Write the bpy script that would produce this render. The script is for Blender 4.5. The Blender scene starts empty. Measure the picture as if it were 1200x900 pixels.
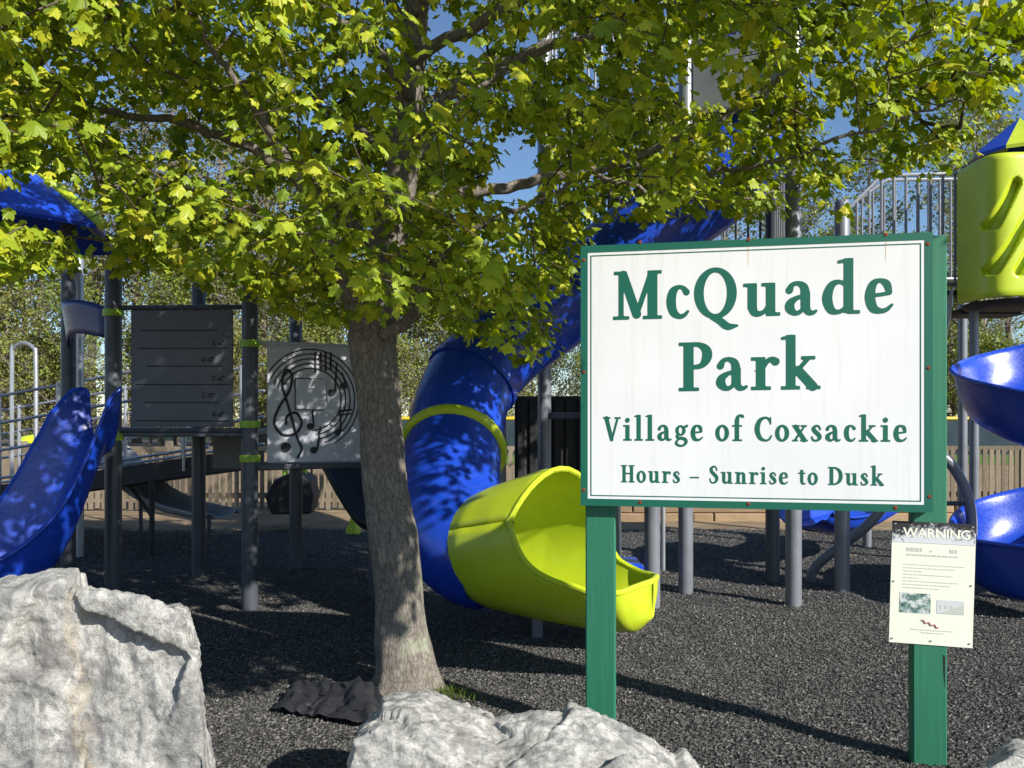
import bpy, bmesh, math, random
import numpy as np
from mathutils import Vector, Matrix, noise
R = math.radians
SC = bpy.context.scene
COL = SC.collection
random.seed(7); RNG = np.random.default_rng(7)

# ------------------------------------------------------------------ camera, sky, sun, exposure
F, HZ, CH = 930.0, 490.0, 1.5          # focal length in photo pixels, horizon row, eye height
cam_d = bpy.data.cameras.new('camera'); cam = bpy.data.objects.new('camera', cam_d); COL.objects.link(cam)
cam.location = (0, 0, CH); cam.rotation_euler = (R(90), 0, 0)
cam_d.sensor_fit = 'HORIZONTAL'; cam_d.sensor_width = 36; cam_d.lens = 36 * F / 1200
cam_d.shift_y = (HZ - 450) / 1200; cam_d.clip_start = .05; cam_d.clip_end = 2000
SC.camera = cam
SUN_EL, SUN_AZ = R(31), R(132)         # azimuth clockwise from +Y
SUNV = Vector((math.sin(SUN_AZ) * math.cos(SUN_EL), math.cos(SUN_AZ) * math.cos(SUN_EL), math.sin(SUN_EL)))
wd = bpy.data.worlds.new('World'); SC.world = wd; wd.use_nodes = True
nt = wd.node_tree; sky = nt.nodes.new('ShaderNodeTexSky'); sky.sky_type = 'NISHITA'; sky.sun_disc = False
sky.sun_elevation = SUN_EL; sky.sun_rotation = SUN_AZ; sky.air_density = 1.0; sky.dust_density = .1; sky.ozone_density = 4.5
nt.links.new(sky.outputs[0], nt.nodes['Background'].inputs[0]); nt.nodes['Background'].inputs[1].default_value = .096
sun_d = bpy.data.lights.new('sun', 'SUN'); sun_d.energy = 5.0; sun_d.angle = R(.53); sun_d.color = (1, .965, .905)
sun = bpy.data.objects.new('sun', sun_d); COL.objects.link(sun)
sun.rotation_euler = SUNV.to_track_quat('Z', 'Y').to_euler(); sun.location = SUNV * 40
vs = SC.view_settings; vs.view_transform = 'Standard'; vs.look = 'None'; vs.exposure = .6; vs.gamma = 1; vs.use_curve_mapping = False
SC.cycles.max_bounces = 8; SC.cycles.transparent_max_bounces = 8

def P(x, y, d): return Vector(((x - 600) / F * d, d, CH - (y - HZ) / F * d))
def G(x, y):
    d = CH * F / (y - HZ); return Vector(((x - 600) / F * d, d, 0))

# ------------------------------------------------------------------ helpers
WL = {}
def wl(o): return WL.get(o.name, Vector())
def tag(o, label=None, cat=None, group=None, kind=None):
    if label: o['label'] = label
    if cat: o['category'] = cat
    if group: o['group'] = group
    if kind: o['kind'] = kind
    return o
def thing(name, loc, label, cat, group=None):
    o = bpy.data.objects.new(name, None); COL.objects.link(o); o.location = loc; o.empty_display_size = .1
    WL[o.name] = Vector(loc); return tag(o, label, cat, group)
def link(name, me, parent=None, mat=None, loc=None, rot=None):
    """me in world coordinates (loc None) or local coordinates (loc = world place)"""
    o = bpy.data.objects.new(name, me); COL.objects.link(o)
    if mat and not me.materials: me.materials.append(mat)
    w = Vector(loc) if loc is not None else Vector()
    if parent: o.parent = parent; o.location = w - wl(parent)
    else: o.location = w
    if rot: o.rotation_euler = rot
    WL[o.name] = w
    return o
def np_mesh(name, v, f, smooth=False):
    v = np.asarray(v, np.float32); f = np.asarray(f, np.int32); k = f.shape[1]
    me = bpy.data.meshes.new(name); me.vertices.add(len(v)); me.vertices.foreach_set('co', v.ravel())
    me.loops.add(f.size); me.loops.foreach_set('vertex_index', f.ravel())
    me.polygons.add(len(f)); me.polygons.foreach_set('loop_start', np.arange(0, f.size, k, dtype=np.int32))
    me.polygons.foreach_set('use_smooth', np.full(len(f), smooth)); me.update(calc_edges=True); me.validate(); return me

class Fr:
    """right-handed frame: origin o, axes x, y, z"""
    def __init__(s, o, x, y=None, z=None):
        s.o = Vector(o); s.x = Vector(x).normalized()
        s.z = Vector(z if z else (0, 0, 1)).normalized()
        s.y = Vector(y).normalized() if y else s.z.cross(s.x).normalized()
    def __call__(s, a, b, c): return s.o + s.x * a + s.y * b + s.z * c
WORLD = Fr((0, 0, 0), (1, 0, 0))

class MB:
    def __init__(s): s.v = []; s.f = []
    def add(s, vs, fs):
        n = len(s.v); s.v += [tuple(p) for p in vs]; s.f += [tuple(i + n for i in q) for q in fs]; return s
    def box(s, a, b, fr=WORLD, bev=0):
        (x0, y0, z0), (x1, y1, z1) = a, b
        if bev <= 0:
            vs = [fr(x, y, z) for z in (z0, z1) for y in (y0, y1) for x in (x0, x1)]
            return s.add(vs, [(0, 2, 3, 1), (4, 5, 7, 6), (0, 1, 5, 4), (2, 6, 7, 3), (0, 4, 6, 2), (1, 3, 7, 5)])
        vs = []; e = bev
        for z, i in ((z0, 1), (z0 + e, 0), (z1 - e, 0), (z1, 1)):
            q = e if i else 0
            vs += [fr(*c, z) for c in ((x0 + e + q * 0, y0 + q), (x1 - e, y0 + q), (x1 - q, y0 + e), (x1 - q, y1 - e), (x1 - e, y1 - q), (x0 + e, y1 - q), (x0 + q, y1 - e), (x0 + q, y0 + e))]
        fs = [tuple(range(7, -1, -1)), tuple(range(24, 32))]
        for k in range(3):
            for j in range(8): fs.append((k * 8 + j, k * 8 + (j + 1) % 8, k * 8 + 8 + (j + 1) % 8, k * 8 + 8 + j))
        return s.add(vs, fs)
    def tube(s, pts, rad, n=10, cap=True, closed=False, sq=1.0):
        pts = [Vector(p) for p in pts]; m = len(pts)
        if not hasattr(rad, '__len__'): rad = [rad] * m
        vs = []; up = None
        for i in range(m):
            t = (pts[(i + 1) % m] - pts[i - 1]) if closed else (pts[min(i + 1, m - 1)] - pts[max(i - 1, 0)])
            t = t.normalized() if t.length > 1e-9 else Vector((0, 0, 1))
            if up is None:
                up = Vector((0, 0, 1)) if abs(t.z) < .9 else Vector((1, 0, 0))
            up = (up - t * up.dot(t)); up = up.normalized() if up.length > 1e-6 else t.orthogonal().normalized()
            b = t.cross(up)
            for k in range(n):
                a = 2 * math.pi * k / n; vs.append(pts[i] + (b * math.cos(a) + up * math.sin(a) * sq) * rad[i])
        fs = []
        for i in range(m if closed else m - 1):
            for k in range(n):
                j = (i + 1) % m; fs.append((i * n + k, i * n + (k + 1) % n, j * n + (k + 1) % n, j * n + k))
        if cap and not closed: fs += [tuple(range(n - 1, -1, -1)), tuple(range((m - 1) * n, m * n))]
        return s.add(vs, fs)
    def lathe(s, prof, c, n=20):
        """prof: (r, z) from bottom to top, about a vertical axis at c"""
        vs = []
        for r, z in prof:
            for k in range(n):
                a = 2 * math.pi * k / n; vs.append((c[0] + r * math.cos(a), c[1] + r * math.sin(a), c[2] + z))
        fs = []
        for i in range(len(prof) - 1):
            for k in range(n): fs.append((i * n + k, i * n + (k + 1) % n, (i + 1) * n + (k + 1) % n, (i + 1) * n + k))
        if prof[0][0] > 1e-5: fs.append(tuple(range(n - 1, -1, -1)))
        if prof[-1][0] > 1e-5: fs.append(tuple(range((len(prof) - 1) * n, len(prof) * n)))
        return s.add(vs, fs)
    def prism(s, poly, t, fr):
        """poly in fr's x,z plane, extruded along fr.y from 0 to t"""
        n = len(poly)
        vs = [fr(a, 0, b) for a, b in poly] + [fr(a, t, b) for a, b in poly]
        return s.add(vs, [tuple(range(n)), tuple(range(2 * n - 1, n - 1, -1))] + [(i, i + n, (i + 1) % n + n, (i + 1) % n) for i in range(n)])
    def grid(s, rows, close=False):
        m, n = len(rows), len(rows[0]); vs = [p for r in rows for p in r]; fs = []
        for i in range(m - 1):
            for k in range(n if close else n - 1):
                fs.append((i * n + k, i * n + (k + 1) % n, (i + 1) * n + (k + 1) % n, (i + 1) * n + k))
        return s.add(vs, fs)
    def build(s, name, mat, parent=None, smooth=False, solid=0, sub=0, bev=0, offset=0):
        me = bpy.data.meshes.new(name); me.from_pydata(s.v, [], s.f); me.update()
        if smooth:
            me.polygons.foreach_set('use_smooth', [True] * len(me.polygons)); me.update()
        bm = bmesh.new(); bm.from_mesh(me)
        if not solid: bmesh.ops.recalc_face_normals(bm, faces=bm.faces)
        bm.to_mesh(me); bm.free()
        if smooth:
            try: me.set_sharp_from_angle(angle=R(42))
            except Exception: pass
        o = link(name, me, parent, mat)
        if solid: m = o.modifiers.new('s', 'SOLIDIFY'); m.thickness = solid; m.offset = offset
        if bev: m = o.modifiers.new('b', 'BEVEL'); m.width = bev; m.segments = 2; m.limit_method = 'ANGLE'
        if sub: m = o.modifiers.new('u', 'SUBSURF'); m.levels = sub; m.render_levels = sub
        return o
def crom(pts, n=8):
    """Catmull-Rom through points (Vectors or tuples of any length)"""
    p = [np.array(q, float) for q in pts]; p = [2 * p[0] - p[1]] + p + [2 * p[-1] - p[-2]]; out = []
    for i in range(1, len(p) - 2):
        for k in range(n):
            t = k / n; a, b, c, d = p[i - 1], p[i], p[i + 1], p[i + 2]
            out.append(.5 * (2 * b + (c - a) * t + (2 * a - 5 * b + 4 * c - d) * t * t + (3 * b - a - 3 * c + d) * t ** 3))
    out.append(p[-2]); return out
def lerp(xs, ys, x): return float(np.interp(x, xs, ys))
def ss(a, b, x):
    t = min(max((x - a) / (b - a), 0), 1); return t * t * (3 - 2 * t)

# ------------------------------------------------------------------ materials
def mat(name, col=(.5, .5, .5), rough=.6, metal=0, spec=.5, coat=0):
    m = bpy.data.materials.new(name); m.use_nodes = True; b = m.node_tree.nodes['Principled BSDF']
    b.inputs['Base Color'].default_value = (*col, 1); b.inputs['Roughness'].default_value = rough
    b.inputs['Metallic'].default_value = metal; b.inputs['Specular IOR Level'].default_value = spec
    if coat: b.inputs['Coat Weight'].default_value = coat; b.inputs['Coat Roughness'].default_value = .15
    return m
class N:
    def __init__(s, m): s.t = m.node_tree; s.b = s.t.nodes['Principled BSDF']
    def n(s, typ, **kw):
        q = s.t.nodes.new('ShaderNode' + typ)
        for k, v in kw.items():
            if k.startswith('i_'): q.inputs[k[2:].replace('_', ' ')].default_value = v
            else: setattr(q, k, v)
        return q
    def l(s, a, b): s.t.links.new(a, b); return s
    def co(s, scale=(1, 1, 1), obj=False):
        mp = s.n('Mapping'); mp.inputs['Scale'].default_value = scale
        if obj: s.l(s.n('TexCoord').outputs['Object'], mp.inputs[0])
        else: s.l(s.n('NewGeometry').outputs['Position'], mp.inputs[0])
        return mp.outputs[0]
    def noise(s, co, scale, det=6, rough=.6, dist=0):
        q = s.n('TexNoise'); q.inputs['Scale'].default_value = scale; q.inputs['Detail'].default_value = det
        q.inputs['Roughness'].default_value = rough; q.inputs['Distortion'].default_value = dist; s.l(co, q.inputs['Vector']); return q.outputs['Fac']
    def ramp(s, fac, stops):
        q = s.n('ValToRGB'); e = q.color_ramp.elements
        while len(e) < len(stops): e.new(.5)
        for a, (p, c) in zip(e, stops): a.position = p; a.color = (*c, 1) if len(c) == 3 else c
        s.l(fac, q.inputs[0]); return q.outputs[0]
    def mix(s, fac, a, b, mode='MIX'):
        q = s.n('Mix', data_type='RGBA', blend_type=mode)
        for v, i in ((fac, 0), (a, 6), (b, 7)):
            if hasattr(v, 'links') or hasattr(v, 'is_linked'): s.l(v, q.inputs[i])
            else: q.inputs[i].default_value = v if i == 0 else (*v, 1)
        return q.outputs[2]
    def math(s, op, a, b=0):
        q = s.n('Math', operation=op)
        for v, i in ((a, 0), (b, 1)):
            if hasattr(v, 'is_linked'): s.l(v, q.inputs[i])
            else: q.inputs[i].default_value = v
        return q.outputs[0]
    def bump(s, h, strength=.3, dist=.01, prev=None):
        q = s.n('Bump'); q.inputs['Strength'].default_value = strength; q.inputs['Distance'].default_value = dist
        s.l(h, q.inputs['Height'])
        if prev is not None: s.l(prev, q.inputs['Normal'])
        return q.outputs[0]
    def out(s, col=None, rough=None, nor=None):
        if col is not None: s.l(col, s.b.inputs['Base Color'])
        if rough is not None: s.l(rough, s.b.inputs['Roughness'])
        if nor is not None: s.l(nor, s.b.inputs['Normal'])
def worn(name, c, rough=.45, var=.25, scale=3, metal=0, spec=.5, coat=0, bump=.08, scuff=0):
    """paint / plastic with slow colour drift, dust and faint orange peel"""
    m = mat(name, c, rough, metal, spec, coat); k = N(m); co = k.co()
    a = k.noise(co, scale, 5); f = k.noise(co, scale * 22, 4)
    c0 = tuple(x * (1 - var) for x in c); c1 = tuple(min(1, x * (1 + var * .8) + .01) for x in c)
    col = k.ramp(a, [(.25, c0), (.75, c1)])
    if scuff:
        sc_ = k.noise(k.co((2.2, 2.2, 9)), 4, 9, .75, .6); sc2 = k.noise(co, 1.6, 4)
        fac = k.math('MULTIPLY', k.ramp(sc_, [(.52, (0, 0, 0)), (.72, (1, 1, 1))]), k.ramp(sc2, [(.4, (0, 0, 0)), (.65, (scuff,) * 3)]))
        col = k.mix(fac, col, tuple(.55 * x + .13 for x in c))
    rr = k.ramp(f, [(.3, (rough * .75,) * 3), (.7, (min(1, rough * 1.3),) * 3)])
    k.out(col, rr, k.bump(f, bump, .003)); return m
def solidmix(name, stops, scale, rough=.9, bump=.4, bd=.01, det=8, sc=(1, 1, 1), spec=.3):
    m = mat(name, (.5, .5, .5), rough, spec=spec); k = N(m); co = k.co(sc)
    a = k.noise(co, scale, det, .65); k.out(k.ramp(a, stops), None, k.bump(a, bump, bd)); return m

M = {}
M['slate'] = worn('post_paint_shaded', (.058, .064, .08), .42, .2, 4)  # post paint darkened to stand in for the shade under the maple
M['bar'] = worn('dull_grey_bar', (.22, .225, .24), .5, .15, 6, metal=.2)
M['silver'] = worn('galvanised_steel', (.42, .43, .45), .38, .15, 6, metal=.65)
M['grey_post'] = worn('post_paint_sunlit', (.20, .21, .235), .36, .18, 5, metal=.25)  # lighter copy of the same post paint, for the sunlit right-hand posts
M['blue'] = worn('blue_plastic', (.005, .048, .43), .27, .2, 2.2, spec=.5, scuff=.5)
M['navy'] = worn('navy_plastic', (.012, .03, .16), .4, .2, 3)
M['lime'] = worn('lime_plastic', (.50, .60, .018), .36, .14, 2.5, scuff=.5)
M['limedark'] = worn('lime_clamp_paint', (.28, .46, .03), .45, .15, 5)
M['panel'] = worn('slate_panel_plastic', (.10, .11, .135), .55, .18, 3)
M['panel_l'] = worn('pale_grey_panel_plastic', (.46, .47, .52), .5, .12, 3)
M['greyplastic'] = worn('grey_slide_plastic', (.36, .36, .37), .5, .12, 3)
M['black'] = worn('black_plastic', (.012, .012, .014), .55, .3, 4)
M['ink'] = mat('black_ink', (.012, .012, .016), .6)
M['dark'] = worn('dark_brown_plastic', (.03, .027, .027), .7, .3, 4)
M['rust'] = solidmix('rusty_screw', [(.3, (.10, .025, .012)), (.7, (.26, .06, .03))], 90, .9)
M['streak'] = mat('rust_stain', (.66, .50, .36), .8)
M['cream'] = worn('cream_notice_sheet', (.74, .74, .60), .6, .05, 8)
M['greenink'] = mat('green_sign_vinyl', (.003, .105, .066), .45)
M['greyline'] = mat('grey_print', (.47, .48, .42), .7)

def m_board():
    m = mat('white_sign_face', (.8, .8, .8), .42); k = N(m); co = k.co()
    a = k.noise(co, 2.2, 6); s = k.noise(k.co((14, 14, .6)), 2.0, 5, .7)
    c = k.mix(k.ramp(s, [(.5, (0, 0, 0)), (.75, (.5, .5, .5))]), k.ramp(a, [(.3, (.68, .685, .68)), (.7, (.74, .74, .735))]), (.58, .59, .56))
    k.out(c); return m
M['board'] = m_board()
def m_greenwood():
    m = mat('green_painted_timber', (.02, .2, .1), .6); k = N(m)
    g = k.noise(k.co((22, 22, .7)), 3, 7, .6, .3); w = k.noise(k.co(), 7, 6, .7)
    c = k.ramp(g, [(.2, (.012, .12, .064)), (.55, (.017, .15, .08)), (.85, (.03, .185, .102))])
    c = k.mix(k.ramp(w, [(.66, (0, 0, 0)), (.74, (.5, .5, .5))]), c, (.10, .24, .16))
    k.out(c, None, k.bump(g, .25, .003)); return m
M['greenwood'] = m_greenwood()
def m_wood(name, c0, c1, sc=(1, 1, 1)):
    m = mat(name, c1, .9, spec=.2); k = N(m); oi = k.n('ObjectInfo')
    g = k.noise(k.co(sc), 5, 7, .7, .5); c = k.ramp(g, [(.25, c0), (.75, c1)])
    v = k.math('ADD', k.math('MULTIPLY', oi.outputs['Random'], .55), .7)
    q = k.n('HueSaturation'); k.l(c, q.inputs['Color']); k.l(v, q.inputs['Value'])
    k.out(q.outputs[0], None, k.bump(g, .5, .006)); return m
M['picket'] = m_wood('weathered_fence_wood', (.12, .095, .066), (.29, .235, .165), (16, 16, 1.5))
M['timber'] = m_wood('tan_landscape_timber', (.20, .13, .075), (.42, .30, .18), (1.2, 14, 14))

def m_bark(name, c0, c1, c2, lichen=True):
    m = mat(name, c1, .95, spec=.15); k = N(m)
    co = k.co((1, 1, .28)); v = k.n('TexVoronoi', feature='DISTANCE_TO_EDGE'); v.inputs['Scale'].default_value = 62
    wob = k.n('Mix', data_type='VECTOR'); wob.inputs[0].default_value = .05
    nz = k.n('TexNoise'); nz.inputs['Scale'].default_value = 22; nz.inputs['Detail'].default_value = 6; k.l(co, nz.inputs['Vector'])
    k.l(co, wob.inputs[4]); k.l(nz.outputs['Color'], wob.inputs[5]); k.l(wob.outputs[1], v.inputs['Vector'])
    a = k.noise(k.co((1, 1, .22)), 30, 9, .75, .4); pl = k.ramp(v.outputs['Distance'], [(0, (.35, .35, .35)), (.16, (1, 1, 1))])
    c = k.mix(pl, c0, k.ramp(a, [(.3, c1), (.7, c2)]))
    if lichen:
        ln = k.noise(k.co(), 5.5, 7, .7); g = k.n('NewGeometry'); sp = k.n('SeparateXYZ'); k.l(g.outputs['Position'], sp.inputs[0])
        # pale lichen on the flank near the foot of the trunk
        side = k.math('MULTIPLY', k.ramp(k.math('ADD', sp.outputs[0], .9), [(.27, (0, 0, 0)), (.345, (1, 1, 1)), (.45, (1, 1, 1)), (.52, (0, 0, 0))]),
                      k.ramp(sp.outputs[2], [(.02, (0, 0, 0)), (.1, (1, 1, 1)), (.5, (1, 1, 1)), (.75, (0, 0, 0))]))
        f = k.math('MULTIPLY', side, k.ramp(ln, [(.48, (0, 0, 0)), (.60, (.6, .6, .6))]))
        c = k.mix(f, c, (.36, .39, .27))
    k.out(c, None, k.bump(pl, .45, .006, k.bump(a, .8, .010))); return m
M['bark'] = m_bark('maple_bark', (.065, .055, .046), (.135, .115, .095), (.31, .27, .225))
M['twig'] = solidmix('twig_bark', [(.3, (.06, .045, .034)), (.7, (.15, .115, .085))], 40)
M['farbark'] = solidmix('grey_far_bark', [(.3, (.10, .085, .07)), (.7, (.25, .215, .18))], 5)
M['fartwig'] = solidmix('bare_twig_bark', [(.3, (.15, .12, .10)), (.7, (.29, .25, .21))], 3)

def m_leaf(name, stops, trans=.45, hue_noise=2.4, rough=.45):
    m = bpy.data.materials.new(name); m.use_nodes = True; k = N(m); b = k.b
    g = k.n('NewGeometry'); oi = k.n('ObjectInfo')
    r = k.math('FRACT', k.math('ADD', g.outputs['Random Per Island'], k.math('MULTIPLY', oi.outputs['Random'], 7.31)))
    big = k.noise(k.co(), hue_noise, 2); f = k.math('ADD', k.math('MULTIPLY', r, .6), k.math('MULTIPLY', big, .42))
    c = k.ramp(f, stops); k.l(c, b.inputs['Base Color']); b.inputs['Roughness'].default_value = rough; b.inputs['Specular IOR Level'].default_value = .35
    tr = k.n('BsdfTranslucent'); hs = k.n('HueSaturation'); hs.inputs['Saturation'].default_value = 1.15; hs.inputs['Value'].default_value = 1.25
    k.l(c, hs.inputs['Color']); k.l(hs.outputs[0], tr.inputs['Color'])
    mx = k.n('MixShader'); mx.inputs[0].default_value = trans
    k.l(b.outputs[0], mx.inputs[1]); k.l(tr.outputs[0], mx.inputs[2])
    k.l(mx.outputs[0], k.t.nodes['Material Output'].inputs['Surface']); return m
M['leaf'] = m_leaf('young_maple_leaf', [(.12, (.115, .195, .015)), (.36, (.235, .315, .02)), (.58, (.35, .42, .026)), (.8, (.50, .51, .032)), (.96, (.56, .32, .045))], .33)
M['woodleaf'] = m_leaf('olive_spring_foliage', [(.1, (.10, .13, .025)), (.45, (.18, .23, .035)), (.7, (.24, .28, .045)), (.9, (.28, .24, .08))], .3, .12)
M['woodleaf2'] = m_leaf('tawny_spring_foliage', [(.1, (.13, .12, .045)), (.5, (.21, .21, .055)), (.75, (.22, .26, .05)), (.9, (.30, .22, .10))], .3, .12)
M['grass'] = m_leaf('grass_blade', [(.1, (.05, .09, .01)), (.6, (.12, .18, .02)), (.9, (.2, .2, .05))], .3)

def m_mulch(chips):
    m = mat('rubber_mulch_chip' if chips else 'rubber_mulch_bed', (.05, .05, .05), .8, spec=.35); k = N(m); big = k.noise(k.co(), .9, 4)
    if chips:
        g = k.n('NewGeometry'); r = g.outputs['Random Per Island']
        c = k.ramp(r, [(0, (.035, .034, .033)), (.4, (.076, .073, .067)), (.75, (.12, .114, .104)), (.93, (.165, .155, .14)), (1, (.26, .235, .2))])
        c = k.mix(k.ramp(big, [(.42, (0, 0, 0)), (.7, (.45, .45, .45))]), c, (.10, .094, .083)); c = k.mix(k.ramp(k.noise(k.co(), 2.6, 5), [(.3, (.5, .5, .5)), (.46, (0, 0, 0))]), c, (.035, .034, .033))
        k.out(c)
    else:
        co = k.co(); v = k.n('TexVoronoi'); v.inputs['Scale'].default_value = 46; k.l(co, v.inputs['Vector'])
        bw = k.n('RGBToBW'); k.l(v.outputs['Color'], bw.inputs[0])
        c = k.ramp(bw.outputs[0], [(.1, (.020, .02, .02)), (.45, (.045, .044, .041)), (.75, (.088, .084, .077)), (.95, (.16, .15, .135))])
        c = k.mix(k.ramp(big, [(.35, (0, 0, 0)), (.7, (.3, .3, .3))]), c, (.07, .065, .058))
        k.out(c, None, k.bump(v.outputs['Distance'], .8, .02))
    return m
M['mulch'] = m_mulch(False); M['chip'] = m_mulch(True)
M['dirt'] = solidmix('leaf_litter_dirt', [(.25, (.13, .09, .055)), (.5, (.24, .17, .10)), (.75, (.33, .26, .15))], 2.2, bump=.6, bd=.03)
M['field'] = solidmix('field_grass', [(.3, (.07, .13, .02)), (.7, (.13, .20, .035))], 1.5, bump=.6, bd=.05)
M['infield'] = solidmix('infield_clay', [(.3, (.23, .15, .10)), (.7, (.33, .23, .16))], 1.5)
M['windscreen'] = solidmix('dark_teal_windscreen', [(.3, (.02, .035, .045)), (.7, (.035, .055, .065))], 1.5)
M['yellow'] = worn('yellow_fence_cap', (.62, .42, .02), .5)

def m_rock(name, tan, off, warm=(.0, 0, 0)):
    m = mat(name, (.4, .4, .4), .9, spec=.25); k = N(m)
    mp = k.n('Mapping'); mp.inputs['Location'].default_value = off; k.l(k.n('NewGeometry').outputs['Position'], mp.inputs[0]); co = mp.outputs[0]
    big = k.noise(co, 2.6, 8, .62, .5); mid = k.noise(co, 8, 10, .72, .4); fine = k.noise(co, 42, 10, .72)
    st = k.n('Mapping'); st.inputs['Scale'].default_value = (1, 1, .35); k.l(co, st.inputs[0]); strk = k.noise(st.outputs[0], 9, 9, .7, 1.2)
    base = k.ramp(k.noise(co, 6.5, 10, .68, .8), [(.32, (.22, .218, .215)), (.45, (.36, .35, .325)), (.56, (.50, .485, .44)), (.68, (.66, .64, .59))]); base = k.mix(k.ramp(big, [(.34, (.75, .75, .75)), (.52, (0, 0, 0))]), base, (.25, .235, .21))
    base = k.mix(k.ramp(strk, [(.5, (0, 0, 0)), (.58, (.85, .85, .85))]), base, (.64, .62, .56))
    base = k.mix(k.ramp(mid, [(.34, (.8, .8, .8)), (.47, (0, 0, 0))]), base, (.16, .158, .155))
    if tan:
        sp = k.n('SeparateXYZ'); k.l(k.n('NewGeometry').outputs['Position'], sp.inputs[0])
        w = k.noise(co, 4, 6, .7); x = k.math('ADD', sp.outputs[0], k.math('ADD', k.math('MULTIPLY', w, .22), k.math('MULTIPLY', sp.outputs[2], .10)))
        d = k.math('ABSOLUTE', k.math('SUBTRACT', x, -1.16))
        f = k.math('MULTIPLY', k.ramp(d, [(.0, (.55, .55, .55)), (.03, (0, 0, 0))]), k.ramp(fine, [(.35, (.2, .2, .2)), (.6, (.9, .9, .9))]))
        base = k.mix(f, base, (.46, .32, .16))
    base = k.mix(k.ramp(fine, [(.38, (.6, .6, .6)), (.52, (0, 0, 0))]), base, (.20, .195, .185))
    vein = k.n('TexVoronoi', feature='DISTANCE_TO_EDGE'); vein.inputs['Scale'].default_value = 3.2
    wv = k.n('Mix', data_type='VECTOR'); wv.inputs[0].default_value = .22; tn = k.n('TexNoise'); tn.inputs['Scale'].default_value = 5; tn.inputs['Detail'].default_value = 6
    k.l(co, tn.inputs['Vector']); k.l(co, wv.inputs[4]); k.l(tn.outputs['Color'], wv.inputs[5]); k.l(wv.outputs[1], vein.inputs['Vector'])
    base = k.mix(k.ramp(vein.outputs['Distance'], [(.0, (.3, .3, .3)), (.012, (0, 0, 0))]), base, (.66, .65, .62))
    h = k.bump(mid, .8, .03); h = k.bump(fine, .9, .012, h); h = k.bump(strk, .35, .015, h)
    k.out(base, None, h); return m
M['rock1'] = m_rock('veined_limestone', True, (0, 0, 0)); M['rock2'] = m_rock('grey_limestone', False, (3.1, 1.7, .4)); M['rock3'] = m_rock('pale_limestone', False, (8, 2, 5))
M['fabric'] = worn('black_weed_cloth', (.012, .012, .015), .7, .3, 9, bump=.3)

# ------------------------------------------------------------------ ground
def sheet(name, pts, z, m, kind='structure'):
    o = MB().add([(x, y, z) for x, y in pts], [tuple(range(len(pts)))]).build(name, m); o['kind'] = kind; return o
sheet('ground', [(-900, -60), (900, -60), (900, 1400), (-900, 1400)], -.03, M['dirt'])
rows = []
ys = np.concatenate([np.arange(.5, 8, .16), np.arange(8, 11.3, .3)])
for y in ys:
    rows.append([(x, y, .022 * noise.noise((x * .9, y * .9, 0)) + .012 * noise.noise((x * 3, y * 3, 4)) - .012 - .03 * ss(10.4, 11.2, y + .25 * noise.noise((x * .6, 0, 7)))) for x in np.arange(-11, 11.01, .2)])
MB().grid(rows).build('mulch_bed', M['mulch'], smooth=True)['kind'] = 'structure'
def mulch_z(x, y): return .022 * noise.noise((x * .9, y * .9, 0)) + .012 * noise.noise((x * 3, y * 3, 4)) - .012
sheet('infield', [(-60, 36), (-6, 36), (-6, 58), (-60, 58)], -.02, M['infield'])
sheet('grass_field', [(-60, 58.5), (-6, 58.5), (-6, 84), (-60, 84)], -.016, M['field'])
sheet('grass_verge', [(-6, 26), (60, 26), (60, 32.6), (-6, 32.6)], -.02, M['field'])

def chips(n, y0, y1, l0, l1):
    y = np.sqrt(RNG.uniform(y0 * y0, y1 * y1, n)); x = RNG.uniform(-.72, .72, n) * y
    z = np.array([mulch_z(a, b) for a, b in zip(x, y)]) + .004
    L = RNG.uniform(l0, l1, n); W = L * RNG.uniform(.28, .55, n); H = L * RNG.uniform(.22, .5, n)
    a = RNG.uniform(0, 2 * np.pi, n); tilt = np.clip(RNG.normal(0, .4, n), -.8, .8)
    t = np.array([[-.5, -.35, 0], [.5, -.5, 0], [.42, .5, 0], [-.45, .4, 0], [-.3, -.1, 1], [.35, .1, .85]])
    f = np.array([[0, 1, 5], [0, 5, 4], [1, 2, 5], [2, 3, 4], [2, 4, 5], [3, 0, 4]])
    v = t[None] * np.stack([L, W, H], 1)[:, None]
    v = v + RNG.normal(0, .12, v.shape) * np.stack([L, W, H], 1)[:, None] * .6
    zz = v[..., 2] + v[..., 0] * np.tan(tilt)[:, None] * .6
    ca, sa = np.cos(a)[:, None], np.sin(a)[:, None]
    w = np.stack([v[..., 0] * ca - v[..., 1] * sa + x[:, None], v[..., 0] * sa + v[..., 1] * ca + y[:, None], zz + z[:, None]], -1)
    return w.reshape(-1, 3), (f[None] + (np.arange(n) * 6)[:, None, None]).reshape(-1, 3)
v1, f1 = chips(110000, 2.4, 6.4, .006, .019); v2, f2 = chips(36000, 6.4, 10.8, .012, .026)
o = link('rubber_mulch', np_mesh('rubber_mulch', np.vstack([v1, v2]), np.vstack([f1, f2 + len(v1)])), None, M['chip'])
tag(o, 'dark grey shredded rubber mulch chips covering the playground floor', 'mulch', kind='stuff')

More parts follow.
